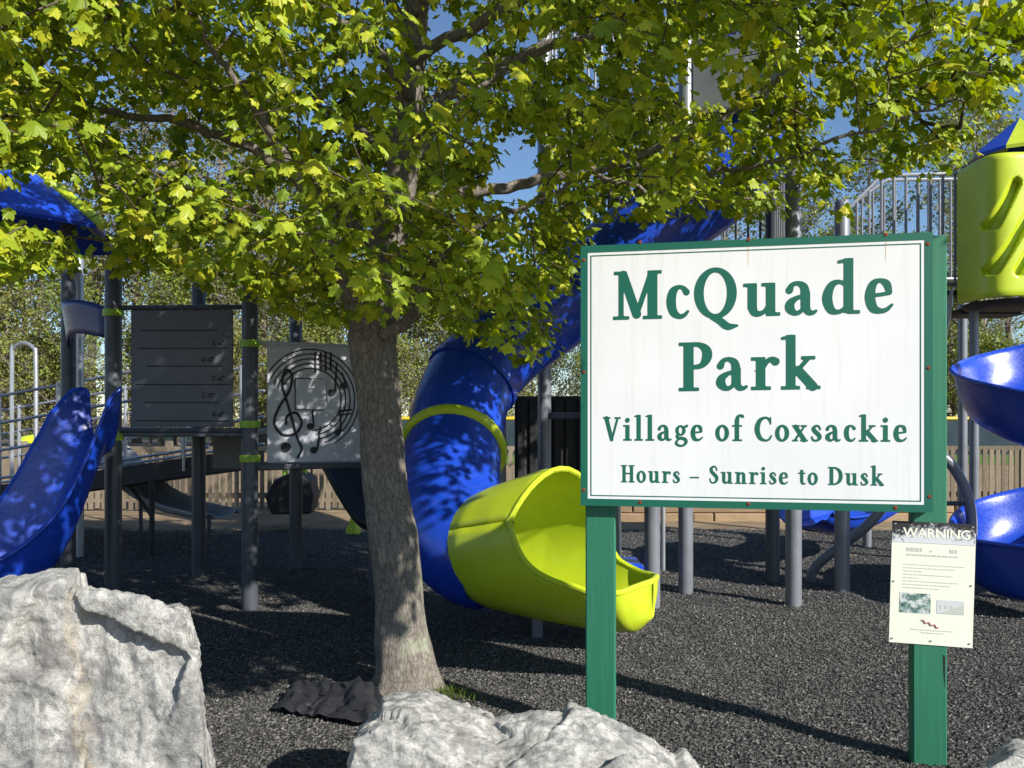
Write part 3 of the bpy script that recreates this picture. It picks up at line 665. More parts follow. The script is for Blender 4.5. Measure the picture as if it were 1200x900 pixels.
# music panel between D and F
ma, mb_ = P(313, 480, 6.36), P(440, 480, 6.66); MF = Fr((ma.x, ma.y, 0), (mb_ - ma)); mw = (mb_ - ma).length; mz0, mz1 = cz(542, 6.4), cz(405, 6.4)
mp = MB().box((0, -.01, mz0), (mw, .012, mz1), MF, .004).build('music_panel', M['panel_l'], ps)
MB().tube([(D_[0], D_[1], mz1 + .015), (Fp[0], Fp[1], mz1 + .015)], .018, 8).build('top_rail', M['panel_l'], ps, smooth=True)
mxs = lambda x: (x - 313) / 127 * mw
def mz(y): return CH - (y - HZ) / F * 6.42
def ml(pts, r, name): MB().tube([MF(mxs(x), -.013, mz(y)) for x, y in pts], r, 6).build(name, M['ink'], mp, smooth=True)
for k in range(5):
    rr = 36 + k * 5.5; ml([(363 + rr * .98 * math.cos(a), 468 + rr * 1.02 * math.sin(a)) for a in [R(v) for v in range(-165 + 4 * k, 88 - 3 * k, 9)]], .0055, 'staff_line')
ml(crom([(347, 537), (352, 526), (347, 513), (338, 480), (330, 450), (334, 434), (341, 440), (338, 458), (326, 478), (321, 496), (330, 509), (345, 508), (352, 496), (346, 484), (336, 487), (334, 498)], 5), .011, 'treble_clef')
for x, y, sx, sy in ((387, 460, 391, 424), (401, 452, 397, 436), (394, 507, 395, 482), (366, 528, 372, 500), (362, 500, 362, 470)):
    MB().tube([MF(mxs(x), -.011, mz(y)), MF(mxs(x), -.022, mz(y))], .028, 12).build('note_head', M['ink'], mp, smooth=True); ml([(x + 4, y), (sx + 2, sy)], .008, 'note_stem')
ml([(395, 482), (411, 480)], .009, 'note_beam'); ml([(395, 487), (411, 485)], .006, 'note_beam')
MB().tube([MF(mxs(334), -.011, mz(524)), MF(mxs(334), -.022, mz(524))], .04, 12).build('note_head', M['ink'], mp, smooth=True)
fr_ = [(345, 444), (378, 444), (378, 480), (345, 480)]
MB().box((mxs(345), -.045, mz(480)), (mxs(380), -.0105, mz(444)), MF, .006).build('chime_box', M['panel_l'], mp)
ml(fr_ + [fr_[0]], .01, 'chime_frame')
for i in range(4): ml([(368 + i * 6, 436 - i), (368 + i * 6, 412)], .009, 'chime_bar')
# riser panel, under-deck panel and dark steps behind
MB().box((-2.80, 7.42, 1.03), (-2.42, 7.45, 1.37), WORLD, .004).build('riser_panel', worn('dull_grey_panel', (.20, .20, .19), .6), ps)
# slide hood between B and A
hb, ha = Vector((B_[0] + .06, B_[1] - .06, 0)), Vector((A[0] - .06, A[1] + .06, 0)); HD = Fr(hb, ha - hb); hw = (ha - hb).length; rows = []
for i in range(13):
    u = i / 12; r = []
    for j in range(7):
        v = j / 6; zt = cz(357, 6.9) + .0 - .10 * abs(2 * u - 1) ** 2.5; zb = cz(403, 6.9) + .07 * math.sin(math.pi * u)
        r.append(HD(u * hw, -.16 * math.sin(math.pi * u) * (.6 + .4 * v) - .02, zb + (zt - zb) * v))
    rows.append(r)
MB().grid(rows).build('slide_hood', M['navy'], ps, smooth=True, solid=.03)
# open blue slide
S0 = Vector((-3.12, 6.08, 0)); hd_ = Vector((-.68, -.73, 0)).normalized(); sdv = Vector((-hd_.y, hd_.x, 0))
prof = [(0, 1.26), (.08, 1.18), (.16, .96), (.28, .64), (.40, .42), (.55, .28), (.71, .2), (.95, .15), (1.3, .13), (1.6, .13)]
sl = thing('open_slide', S0 + hd_ * 1.6, 'deep blue open chute slide with high side walls behind the tall boulder', 'slide')
chute('chute', [S0 + hd_ * s + Vector((0, 0, z)) for s, z in prof], lambda s: tuple(sdv), .50, ([.47, .46, .47, .48, .47, .44, .40, .35, .3, .27], [.46, .55, .73, .90, .88, .72, .58, .45, .34, .28]), M['blue'], sl, lean=.06, vert=True)
MB().tube([S0 + hd_ * .95 + Vector((0, 0, .3)), S0 + hd_ * .95 + Vector((0, 0, -.2))], .045, 12).build('support_leg', M['slate'], sl, smooth=True)
MB().tube([S0 + hd_ * 1.65 + Vector((0, 0, .14)), S0 + hd_ * 1.65 + Vector((0, 0, -.2))], .045, 12).build('support_leg', M['slate'], sl, smooth=True)
# pyramid roof at far left
def roof(name, label, c, rad, ez, az, n, ms, a0=0, ribw=0):
    t = thing(name, (c[0], c[1], ez), label, 'roof')
    for k in range(n):
        a, b = a0 + 2 * math.pi * k / n, a0 + 2 * math.pi * (k + 1) / n; mb = MB()
        p, q, ap = Vector((c[0] + rad * math.cos(a), c[1] + rad * math.sin(a), ez)), Vector((c[0] + rad * math.cos(b), c[1] + rad * math.sin(b), ez)), Vector((c[0], c[1], az))
        dn = Vector((0, 0, -.035)); mb.add([p, q, ap, p + dn, q + dn, ap + dn], [(0, 1, 2), (5, 4, 3), (0, 3, 4, 1)]).build('roof_panel', ms[k % len(ms)], t)
        if ribw: MB().tube([p.lerp(ap, -.02) + Vector((0, 0, .01)), p.lerp(ap, .98) + Vector((0, 0, .015))], ribw, 8).build('hip_rib', M['lime'], t, smooth=True)
    return t
roof('peaked_roof', 'blue peaked roof with lime hip ribs at the upper left', (-4.91, 7.41), 1.2, 3.25, 4.2, 6, [M['blue']], R(-10), .05)
# ramp behind with rails
rp = thing('access_ramp', P(60, 600, 9.6), 'dark access ramp with galvanised rails behind the left play structure', 'ramp')
ra, rb = P(-150, 590, 10.2), P(245, 532, 8.9)
rdir = (rb - ra); rs = Vector((-rdir.y, rdir.x, 0)).normalized()
MB().add([ra, rb, rb + rs * 1.1, ra + rs * 1.1] + [q - Vector((0, 0, .22)) for q in (ra, rb, rb + rs * 1.1, ra + rs * 1.1)], [(0, 1, 2, 3), (7, 6, 5, 4), (0, 4, 5, 1), (1, 5, 6, 2), (2, 6, 7, 3), (3, 7, 4, 0)]).build('ramp_deck', M['dark'], rp, bev=.01)
for side_, off in ((0, .0), (1, 1.1)):
    for z in (.08, .42, .75, 1.08):
        MB().tube([ra + rs * off + Vector((0, 0, z)), rb + rs * off + Vector((0, 0, z))], .018, 8).build('rail', M['silver'], rp, smooth=True)
    for k in range(6):
        q = ra.lerp(rb, .06 + k * .175) + rs * off; MB().tube([(q.x, q.y, q.z - .15), (q.x, q.y, q.z + 1.12)], .024, 8).build('rail_post', M['silver'], rp, smooth=True)
q = P(178, 560, 8.7); MB().tube([(q.x, q.y, -.1), (q.x, q.y, q.z)], .03, 8).build('leg', M['dark'], rp)
# arched handle rail at far left
ar = [P(14, 610, 10.8), P(14, 425, 10.8), P(17, 408, 10.8), P(28, 402, 10.75), P(39, 408, 10.7), P(42, 425, 10.7), P(42, 560, 10.7)]
o = MB().tube(crom(ar, 4), .028, 8).build('arched_rail', M['silver'], smooth=True); tag(o, 'bent galvanised arch rail standing at the left edge behind the slide', 'rail')
# grey slide
gs = thing('grey_slide', P(200, 615, 9.4), 'grey plastic slide curving down behind the dark posts', 'slide')
gp = [P(95, 515, 10.6), P(130, 548, 10.4), P(165, 582, 10.1), P(205, 601, 9.8), P(245, 607, 9.55), P(262, 607, 9.4)]
gd = (gp[-1] - gp[0]); gside = Vector((-gd.y, gd.x, 0)).normalized()
chute('chute', gp, lambda s: tuple(gside), .45, ([.2, .2, .18, .15, .1, .06],) * 2, M['greyplastic'], gs, lean=.05)
for f in (2, 4): MB().tube([gp[f] - Vector((0, 0, .0)), (gp[f].x, gp[f].y, -.1)], .025, 8).build('support_leg', M['slate'], gs)
MB().tube([P(143, 556, 9.6), P(178, 605, 9.4)], .022, 8).build('brace', M['dark'], gs)
# dark play house block & lime foot
db = thing('crawl_cabin', P(340, 605, 11), 'dark faceted crawl cabin with lime poles behind the music panel', 'play cabin')
cpts = [(311, 582), (322, 562), (335, 556), (352, 556), (362, 562), (367, 582), (364, 603), (318, 603)]
c0 = P(340, 582, 10.6); CF = Fr(c0, (1, .12, 0))
MB().prism([((x - 340) / F * 10.6, -(y - 582) / F * 10.6) for x, y in cpts], .7, CF).build('shell', M['dark'], db, bev=.03)
for x in (334, 357): q = P(x, 560, 11); MB().tube([(q.x, q.y, .4), (q.x, q.y, 1.05)], .035, 10).build('pole', M['limedark'], db, smooth=True)
bs = thing('dark_slide', P(420, 612, 8.6), 'black slide flank leaning down behind the maple trunk', 'slide')
bp = [P(370, 520, 8.9), P(395, 556, 8.6), P(415, 590, 8.3), P(440, 622, 8.0), P(470, 632, 7.7)]
bdv = (bp[-1] - bp[0]); bsd = Vector((-bdv.y, bdv.x, 0)).normalized()
chute('chute', bp, lambda s: tuple(bsd), .42, ([.28, .26, .24, .2, .15],) * 2, M['black'], bs)
q = P(414, 608, 10.4); lf = thing('post_stub', (q.x, q.y, 0), 'small lime post stub on the mulch behind the trunk', 'post stub'); o = MB().lathe([(.10, 0), (.10, .05), (.06, .12), (.03, .22), (0, .23)], (q.x, q.y, -.01), 14).build('stub', M['lime'], lf, smooth=True)
tb = thing('trash_barrel', P(36, 560, 17) * 1, 'dark green trash barrel with lime lid beyond the rails at the left', 'trash can')
q = P(38, 500, 17); MB().lathe([(.24, 0), (.27, .3), (.27, .8), (.25, 1.0)], (q.x, q.y, -.03), 18).build('barrel', worn('green_barrel_paint', (.015, .06, .035), .5), tb, smooth=True)
MB().lathe([(.29, 1.0), (.3, 1.05), (.2, 1.14), (0, 1.18)], (q.x, q.y, -.03), 18).build('lid', M['lime'], tb, smooth=True)

# --- tall tower (right)
tw = thing('play_tower', (1.9, 7.0, 0), 'tall play tower with grey posts and barred guards rising behind the sign', 'play tower')
T1, T2, T3, T4, T5, T6 = (1.12, 6.34), (1.51, 6.9), (2.27, 6.4), (2.87, 6.9), (2.41, 7.34), (-.12, 7.7)
T7, T8 = (.30, 7.35), (1.05, 8.1)
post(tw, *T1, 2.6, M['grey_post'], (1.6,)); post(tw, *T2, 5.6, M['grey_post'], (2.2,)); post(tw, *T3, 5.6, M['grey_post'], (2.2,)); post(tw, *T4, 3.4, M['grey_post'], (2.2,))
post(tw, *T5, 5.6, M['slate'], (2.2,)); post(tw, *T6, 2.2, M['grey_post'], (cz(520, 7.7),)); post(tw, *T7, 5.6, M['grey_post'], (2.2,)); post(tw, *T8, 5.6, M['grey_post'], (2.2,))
slab(tw, [T7, T2, T3, T4, T5, T8], 2.35, .06, M['slate']); slab(tw, [T7, T2, T3, T5, T8], 4.35, .06, M['slate'])
slab(tw, [T1, T3, T2, T7], 1.55, .06, M['slate'])
def bars(parent, a, b, z0, z1, step=.1, r=.012, m=None, toprail=True):
    a, b = Vector((*a, 0)), Vector((*b, 0)); L = (b - a).length; n = max(2, int(L / step)); m = m or M['bar']; g = None
    g = MB().tube([a + Vector((0, 0, z1)), b + Vector((0, 0, z1))], .019, 8).build('guard_rail', m, parent, smooth=True)
    MB().tube([a + Vector((0, 0, z0)), b + Vector((0, 0, z0))], .016, 8).build('guard_rail', m, parent, smooth=True)
    me = None
    for k in range(1, n):
        p = a.lerp(b, k / n)
        if me is None:
            o = MB().tube([(0, 0, z0), (0, 0, z1)], r, 6).build('bar', m, None, smooth=True); me = o.data; o.parent = parent; o.location = p - wl(parent)
        else: link('bar', me, parent, loc=p)
for z0, z1 in ((2.6, 4.2), (4.78, 6.2)):
    for a, b in ((T7, T2), (T3, T5), (T8, T7), (T5, T8)): bars(tw, a, b, z0, z1, .105)
bars(tw, T2, T3, 4.75, 6.2, .105)
# grey panel high up, dark climbing wall below
pA, pB = Vector((*T2, 0)), Vector((*T3, 0)); GF = Fr(pA, pB - pA); gl_ = (pB - pA).length
MB().box((.07, -.02, 4.1), (gl_ - .07, .01, 4.66), GF, .006).build('guard_panel', worn('pale_grey_guard_panel', (.30, .31, .34), .5), tw)
MB().box((.07, -.03, 4.665), (gl_ - .07, .02, 4.71), GF, .004).build('panel_cap', M['silver'], tw)
cw0 = P(603, 500, 7.9); MB().box((cw0.x, 7.9, .05), (cw0.x + .85, 7.95, 1.72), WORLD, .01).build('climbing_wall', M['dark'], tw)
for i in range(7): MB().box((cw0.x + .03 + i * .12, 7.87, .1), (cw0.x + .10 + i * .12, 7.899, 1.68), WORLD, .004).build('wall_slat', M['black'], tw)
MB().tube([P(724.5, 560, 6.6), P(724.5, 714, 6.6)], .02, 8).build('guard_pole', M['silver'], tw, smooth=True)
MB().tube([P(777, 560, 7.4), P(777, 668, 7.4)], .022, 8).build('guard_pole', M['silver'], tw, smooth=True)
q = P(740, 655, 6.3); o = MB().box((q.x - .09, q.y, .02), (q.x + .1, q.y + .35, .34), WORLD, .02).build('blue_step', M['blue'], smooth=False); tag(o, 'small blue step block behind the lime slide exit', 'step')

# --- blue tube slide with lime exit
ts = thing('tube_slide', P(560, 715, 5.8), 'enclosed blue tube slide spiralling down with a lime collar and lime scoop exit', 'tube slide')
tp = [P(850, 70, 8.0), P(885, 120, 7.4), P(860, 190, 7.0), P(775, 262, 7.05), P(665, 350, 7.15), P(590, 405, 7.05), P(548, 455, 6.8), P(532, 520, 6.45), P(526, 580, 6.1), P(533, 624, 5.88), P(556, 646, 5.76), P(574, 650, 5.70)]
TRAD = .385
path = [Vector(p) for p in crom([tuple(p) for p in tp], 8)]
MB().tube(path, TRAD, 28, cap=False).build('tube', M['blue'], ts, smooth=True, solid=.02)
for i in (14, 30, 46):
    fo = MB().tube([path[i], path[i + 1]], TRAD + .03, 28).build('flange', M['blue'], ts, smooth=True)
    t_ = (path[i + 1] - path[i]).normalized(); a_ = t_.orthogonal().normalized(); b_ = t_.cross(a_); m_ = (path[i] + path[i + 1]) / 2
    for k in range(12):
        d_ = a_ * math.cos(k * math.pi / 6) + b_ * math.sin(k * math.pi / 6); MB().tube([m_ + d_ * (TRAD + .028), m_ + d_ * (TRAD + .042)], .011, 6).build('bolt', M['silver'], fo)
i = 57; tt = (path[i + 1] - path[i - 1]).normalized(); s1 = tt.cross(Vector((0, 0, 1))).normalized(); s2 = s1.cross(tt)
tt2 = Vector((0, -.82, -.57)).normalized(); s1 = Vector((1, 0, -.10)).normalized(); s2 = s1.cross(tt2).normalized(); 
MB().tube([path[i] + (s1 * math.cos(a) + s2 * math.sin(a)) * (TRAD + .005) for a in [2 * math.pi * k / 40 for k in range(40)]], .052, 12, closed=True).build('collar', M['lime'], ts, smooth=True)
# lime scoop exit
e0, e1 = P(566, 640, 5.72), P(764, 700, 5.05)
ed = (e1 - e0); ed.z = 0; EL = ed.length; ed.normalize(); en = Vector((ed.y, -ed.x, 0))     # en: toward the viewer
rows = []; NS, NR = 64, 48; rim1, rim2 = [], []
sv = np.arange(NS + 1) / NS
GA = np.interp(sv, [0, .42, .425, .45, .48, .52, .56, .60, .65, .70, .9, 1], [66, 66, 58, 50, 38, 14, -20, -62, -95, -107, -107, -92])
GB = np.interp(sv, [0, .42, .425, .45, .50, .57, .65, .8, .92, 1], [66, 66, 74, 84, 96, 105, 109, 110, 106, 92])
kn = int(NS * .42) + 1
for _ in range(14):
    for Z_ in (GA, GB): Z_[kn + 1:-1] = .25 * Z_[kn:-2] + .5 * Z_[kn + 1:-1] + .25 * Z_[kn + 2:]
for i in range(NS + 1):
    s = i / NS
    c = e0 + ed * (EL * (s * 1.1 - .1))
    zb = lerp([0, .08, .2, .5, .8, .93, 1], [.26, .2, .16, .13, .12, .14, .24], s)
    zt = lerp([0, .15, .3, .45, .6, .75, .9, 1], [.90, 1.0, 1.07, 1.14, 1.17, 1.12, .95, .70], s)
    hwid = lerp([0, .12, .3, .6, .8, .92, .97, 1], [.34, .40, .42, .42, .39, .31, .2, .03], s)
    zc = (zb + zt) / 2; hv = (zt - zb) / 2
    ga, gb = GA[i], GB[i]
    r = []
    for k in range(NR + 1):
        ph = R(gb + (360 + ga - gb) * k / NR)
        ex = 1 if s < .3 else 1
        r.append(c + en * (hwid * math.sin(ph)) + Vector((0, 0, zc - c.z + hv * math.cos(ph))) * 1)
    rows.append(r); rim1.append(r[0]); rim2.append(r[-1])
MB().grid(rows).build('scoop_exit', M['lime'], ts, smooth=True, solid=.022)
k0 = kn - 1
MB().tube([p for p in rim1[k0:]] + [p for p in reversed(rim2[k0:])], .02, 8, closed=True).build('scoop_rim', M['lime'], ts, smooth=True)
for s in (.35, .75): q = e0 + ed * EL * s; MB().tube([(q.x, q.y, .16), (q.x, q.y, -.2)], .04, 10).build('support_leg', M['grey_post'], ts, smooth=True)

# --- right: spiral slide, pod, guard, loop climber
sp = thing('spiral_slide', (4.45, 6.3, 0), 'glossy blue spiral slide at the right edge behind the warning notice', 'slide')
cx, cy, rm = 4.53, 6.3, .60; rows = []; a = 18.
while a <= 585:
    z = 1.47 - (a - 180) / 360 * 1.3; z = max(z, .2 + .0006 * max(0, a - 540)); r = []
    for dr, dz in ((-.32, .16), (-.30, .19), (-.275, .18), (-.25, .06), (-.17, -.07), (.0, -.12), (.13, -.09), (.21, .0), (.265, .15), (.295, .33), (.315, .35), (.335, .325)):
        q = rm + dr; r.append((cx + q * math.cos(R(a)), cy + q * math.sin(R(a)), z + dz))
    rows.append(r); a += 9
MB().grid(rows).build('chute', M['blue'], sp, smooth=True, solid=.025, sub=1)
MB().lathe([(.07, -.2), (.07, 2.7), (0, 2.74)], (cx, cy, 0), 16).build('centre_post', M['grey_post'], sp, smooth=True)
pod = thing('lime_pod', P(1195, 345, 8), 'lime moulded pod with diagonal slots and striped roof at the upper right', 'play pod')
pc = Vector((5.03, 8.0)); pr = .485; pz0, pz1 = 2.66, 4.02; rows = []
def seg(px, py, a, b):
    ex, ey = b[0] - a[0], b[1] - a[1]; t = min(max(((px - a[0]) * ex + (py - a[1]) * ey) / (ex * ex + ey * ey), 0), 1); return math.hypot(px - a[0] - ex * t, py - a[1] - ey * t)
slots = []
for k in range(-1, 2):
    b0 = k * .62 - .07; slots += [((b0 - .185, 3.73), (b0 - .36, 3.35)), ((b0 + .04, 3.60), (b0 - .36, 2.92)), ((b0 + .04, 3.23), (b0 - .16, 2.90))]
NA, NZ = 230, 110
for j in range(NZ + 1):
    z = pz0 + (pz1 - pz0) * j / NZ; r = []
    for i in range(NA + 1):
        th = -190 + 200 * i / NA; arc = (th + 90) * math.pi / 180 * pr
        se = pr * (abs(math.cos(R(th))) ** 5 + abs(math.sin(R(th))) ** 5) ** -.2; arc = se * math.cos(R(th)) if -150 < th < -30 else 9; d = min(seg(arc, z, a, b) for a, b in slots)
        e = min(j, NZ - j) / 5; dep = .10 * (1 - ss(.038, .062, d)) + .02 * (1 - min(1, e)) ** 2
        rr = se - dep; r.append((pc.x + rr * math.cos(R(th)), pc.y + rr * math.sin(R(th)), z))
    rows.append(r)
MB().grid(rows).build('pod_shell', M['lime'], pod, smooth=True, solid=.02)
for k, (x, y) in enumerate(((4.75, 8.1), (5.35, 8.1))): post(pod, x, y + .06, 4.12, M['grey_post'], (), r=.045)
MB().lathe([(.40, -.05), (.43, -.03), (.43, .0)], (pc.x, pc.y, 2.657), 28).build('deck', M['dark'], pod, smooth=True); slab(pod, [(4.7, 8.3), (5.4, 8.3), (5.4, 8.7), (4.7, 8.7)], 2.65, .06, M['dark'])
rf = roof('striped_roof', 'small roof of alternating lime and blue segments above the lime pod', (5.12, 8.0), .52, 4.13, 4.53, 10, [M['lime'], M['blue']], R(9))
gd_ = thing('barred_guard', P(1070, 345, 8.8), 'silver barred bridge guard with sloping handrail left of the lime pod', 'guard rail')
def gbar(x, y0, y1, d, n='bar', r=.014):
    a, b = P(x, y0, d), P(x, y1, d); MB().tube([a, b], r, 6).build(n, M['bar'], gd_, smooth=True)
for k in range(10): gbar(1004 + k * 14.4, max(206, 236 - k * 14), 332, 8.3)
for k in range(9): gbar(1010 + k * 13, 212 if k > 2 else 232 - 6 * k, 326, 9.3, 'bar', .013)
for pts, d in (([(992, 246), (1034, 206), (1136, 203)], 8.3), ([(1000, 238), (1040, 211), (1136, 210)], 9.3), ([(990, 333), (1136, 333)], 8.3), ([(990, 327), (1136, 327)], 9.3)):
    MB().tube([P(x, y, d) for x, y in pts], .02, 8).build('handrail', M['silver'], gd_, smooth=True)
ba, bb = P(985, 340, 8.25), P(1136, 340, 8.25)
MB().box((ba.x, 8.25, ba.z - .05), (bb.x, 9.4, ba.z), WORLD, .006).build('bridge_deck', M['dark'], gd_)
for x in (1016, 1128): q = P(x, 340, 9.35); MB().tube([(q.x, q.y, -.1), (q.x, q.y, q.z)], .05, 12).build('post', M['grey_post'], gd_, smooth=True)
MB().tube(crom([P(1112, 340, 8.3), P(1111, 365, 8.3), P(1105, 400, 8.3), P(1096, 440, 8.3)], 4), [.07 - .003 * i for i in range(13)], 10, sq=.5).build('support_bracket', M['silver'], gd_, smooth=True)
lc = thing('loop_climber', P(1045, 680, 7.2), 'bent pipe loop climber behind the sign and warning notice', 'climber')
MB().tube(crom([P(948, 690, 7.4), P(955, 665, 7.35), P(985, 640, 7.25), P(1020, 612, 7.1), P(1060, 560, 7.0), P(1085, 535, 6.95), P(1108, 538, 6.9), P(1128, 566, 6.9), P(1138, 602, 6.9), P(1137, 640, 6.9), P(1126, 690, 6.9)], 6), .045, 12).build('pipe', M['grey_post'], lc, smooth=True)
MB().tube([P(1090, 590, 6.95), P(1134, 590, 6.9)], .02, 8).build('rung', M['slate'], lc)
ub = thing('blue_sled_slide', P(990, 640, 8.3), 'blue slide end showing beneath the sign between grey posts', 'slide')
up_ = [P(1060, 560, 9.2), P(1040, 592, 8.9), P(1005, 616, 8.5), P(965, 624, 8.2), P(935, 616, 8.0)]
ud = up_[-1] - up_[0]; us = Vector((-ud.y, ud.x, 0)).normalized()
chute('chute', up_, lambda s: tuple(us), .6, ([.25, .25, .24, .2, .16],) * 2, M['blue'], ub)

# ------------------------------------------------------------------ fences and borders
def piece(me, name, parent, loc, m, rot=None): return link(name, me, parent, m, loc, rot)
fe = thing('picket_fence', (0, 13.2, 0), 'weathered wooden picket fence running across behind the playground', 'fence')
def fy(x): return 13.2 + .02 * x
pk = MB().add([(-.035, 0, 0), (.035, 0, 0), (.035, .018, 0), (-.035, .018, 0), (-.035, 0, 1), (.035, 0, 1), (.035, .018, 1), (-.035, .018, 1)], [(0, 3, 2, 1), (4, 5, 6, 7), (0, 1, 5, 4), (1, 2, 6, 5), (2, 3, 7, 6), (3, 0, 4, 7)])
me = None; x = -10.5; random.seed(5)
while x < 10.5:
    if me is None: o = pk.build('picket', M['picket'], None); me = o.data; o.parent = fe; o.location = Vector((x, fy(x), .0)) - wl(fe); 
    else: o = link('picket', me, fe, loc=(x + random.gauss(0, .004), fy(x) + random.gauss(0, .003), random.gauss(0, .008)))
    o.scale.z = .97; o.rotation_euler.y = random.gauss(0, .008); x += .108
for x0 in np.arange(-10.5, 10.4, 2.4):
    for z, t, w in ((.98, .10, .16), (.22, .09, .04)):
        MB().box((0, .02, z - t / 2), (2.39, .02 + w * .5, z + t / 2), Fr((x0, fy(x0), 0), (1, .02, 0)), .004).build('rail', M['picket'], fe)
    MB().box((-.05, .07, -.2), (.05, .17, 1.12), Fr((x0, fy(x0), 0), (1, .02, 0)), .006).build('fence_post', M['picket'], fe)
# landscape timbers
tmr = thing('timber_border', (3, 11.8, 0), 'tan landscape timber border at the back edge of the mulch', 'border')
random.seed(8)
for c in range(2):
    for k, x0 in enumerate(np.arange(-1.8 + c * 1.2, 10.5, 2.4)):
        MB().box((0, 0, -.05 + c * .14), (2.385, .14, .085 + c * .14), Fr((x0, 11.75 + c * .05 + random.gauss(0, .008), 0), (1, random.gauss(0, .003), 0)), .014).build('timber', M['timber'], tmr)
of = thing('outfield_fence', (12, 33, 0), 'dark teal outfield fence with yellow top cap beyond the picket fence', 'fence')
for k, x0 in enumerate(np.arange(-5, 32, 3.0)):
    MB().box((x0, 33, -.05), (x0 + 2.98, 33.05, 1.42), WORLD).build('screen_panel', M['windscreen'], of)
    MB().tube([(x0, 33.1, -.2), (x0, 33.1, 1.5)], .03, 8).build('fence_post', M['silver'], of)
    MB().tube([(x0, 33.02, 1.49), (x0 + 2.99, 33.02, 1.49)], .075, 8).build('yellow_cap', M['yellow'], of, smooth=True)

# ------------------------------------------------------------------ foliage tools
LT = [(0, 0), (.17, -.06), (.40, .06), (.34, .22), (.48, .34), (.55, .60), (.38, .60), (.25, .63), (.23, .80), (.08, .86), (0, 1.0)]
def leaf_template(droop=.28, fold=.22):
    o = LT + [(-x, y) for x, y in LT[-2:0:-1]]
    v = [(0, .30)] + o; V = np.array([(x, y, -fold * abs(x) ** 1.3 - droop * y * y + .08 * math.sin(7 * x + 3 * y)) for x, y in v])
    n = len(o); return V, np.array([(0, 1 + i, 1 + (i + 1) % n) for i in range(n)])
def inst(V, Fc, pos, dirv, nor, scale):
    y = dirv / np.linalg.norm(dirv, axis=1, keepdims=True); z = nor - (nor * y).sum(1, keepdims=True) * y; z /= np.linalg.norm(z, axis=1, keepdims=True) + 1e-9; x = np.cross(y, z)
    w = (V[None, :, 0:1] * x[:, None] + V[None, :, 1:2] * y[:, None] + V[None, :, 2:3] * z[:, None]) * scale[:, None, None] + pos[:, None]
    n = len(pos); return w.reshape(-1, 3), (Fc[None] + (np.arange(n) * len(V))[:, None, None]).reshape(-1, 3), (x, y, z)

# ------------------------------------------------------------------ the maple
tree = thing('maple_tree', G(472, 808), 'young leaved maple with furrowed trunk standing between the playground and the boulders', 'tree')
TD = 4.38
tr = [(473, 822, 54), (474, 808, 43), (474.5, 785, 35), (470, 740, 31), (468, 700, 29), (463, 650, 28), (456, 600, 27), (450, 560, 26.5), (446, 500, 26), (442, 450, 26.5), (438, 420, 28.5), (436, 392, 29), (442, 350, 25), (452, 300, 23), (461, 255, 21), (469, 210, 19), (475, 160, 17.5), (480, 110, 16), (485, 50, 14.5), (491, -20, 12.5), (496, -120, 10), (490, -260, 7), (500, -400, 4.5), (505, -500, 2)]
tpts = crom([(*P(x, y, TD + .0002 * (800 - y)), r / F * TD) for x, y, r in tr], 6)
rows = []
for i, q in enumerate(tpts):
    c = Vector(q[:3]); r = []
    for k in range(36):
        a = 2 * math.pi * k / 36; p = Vector((math.cos(a), math.sin(a), 0))
        fl = 1 + .16 * math.exp(-max(c.z, 0) / .12) * (math.sin(a * 5 + 1) + .4 * math.sin(a * 3))
        rg = .010 * noise.ridged_multi_fractal(Vector((p.x * 3.2, p.y * 3.2, c.z * 1.6)) * 1.5, 1, 2, 4, 1, 2) + .012 * noise.noise((p.x * 2, p.y * 2, c.z * 3))
        r.append(c + p * (q[3] * fl + rg - .012))
    rows.append(r)
MB().grid(rows, close=True).build('trunk', M['bark'], tree, smooth=True)
nodes, nrad, npar, nord = [], [], [], []
def limb(pts, r0, r1, name='limb', jit=.009, draw=True):
    q = crom([tuple(p) for p in pts], 7); m = len(q); pp = []; last = -1
    for i, p in enumerate(q):
        t = i / (m - 1); p = Vector(p) + Vector((random.gauss(0, jit), random.gauss(0, jit), random.gauss(0, jit))) * (0 if i == 0 else 1); pp.append(p)
        nodes.append(p); nrad.append(r0 + (r1 - r0) * t ** .8); npar.append(last); last = len(nodes) - 1
    if draw: MB().tube(pp, [r0 + (r1 - r0) * (i / (m - 1)) ** .8 for i in range(m)], 9).build(name, M['bark'], tree, smooth=True)
random.seed(21)
for q in tpts[66:]: nodes.append(Vector(q[:3])); nrad.append(q[3]); npar.append(-1)
limb([P(432, 395, 4.38), P(408, 345, 4.30), P(385, 290, 4.15), P(365, 235, 4.0), P(330, 180, 3.85), P(290, 110, 3.7), P(255, 68, 3.6), P(230, 20, 3.5)], .062, .008)
limb([P(440, 375, 4.38), P(400, 330, 4.6), P(340, 290, 4.9), P(260, 255, 5.1), P(170, 215, 5.3), P(80, 190, 5.4), P(-40, 150, 5.5)], .055, .006)
limb([P(452, 310, 4.42), P(400, 250, 4.4), P(320, 190, 4.3), P(230, 150, 4.2), P(120, 128, 4.2), P(40, 105, 4.1), P(-60, 95, 4.0)], .045, .006)
limb([P(450, 392, 4.36), P(484, 372, 4.3), P(494, 340, 4.25), P(520, 300, 4.15), P(570, 262, 4.05), P(630, 235, 4.0), P(700, 200, 3.95)], .042, .007)
limb([P(468, 215, 4.42), P(500, 165, 4.5), P(540, 120, 4.6), P(600, 75, 4.8), P(680, 40, 5.0), P(760, -10, 5.2)], .045, .008)
limb([P(474, 170, 4.42), P(520, 120, 4.3), P(565, 80, 4.2), P(640, 55, 4.1), P(740, 20, 4.0), P(850, -30, 3.9)], .042, .007)
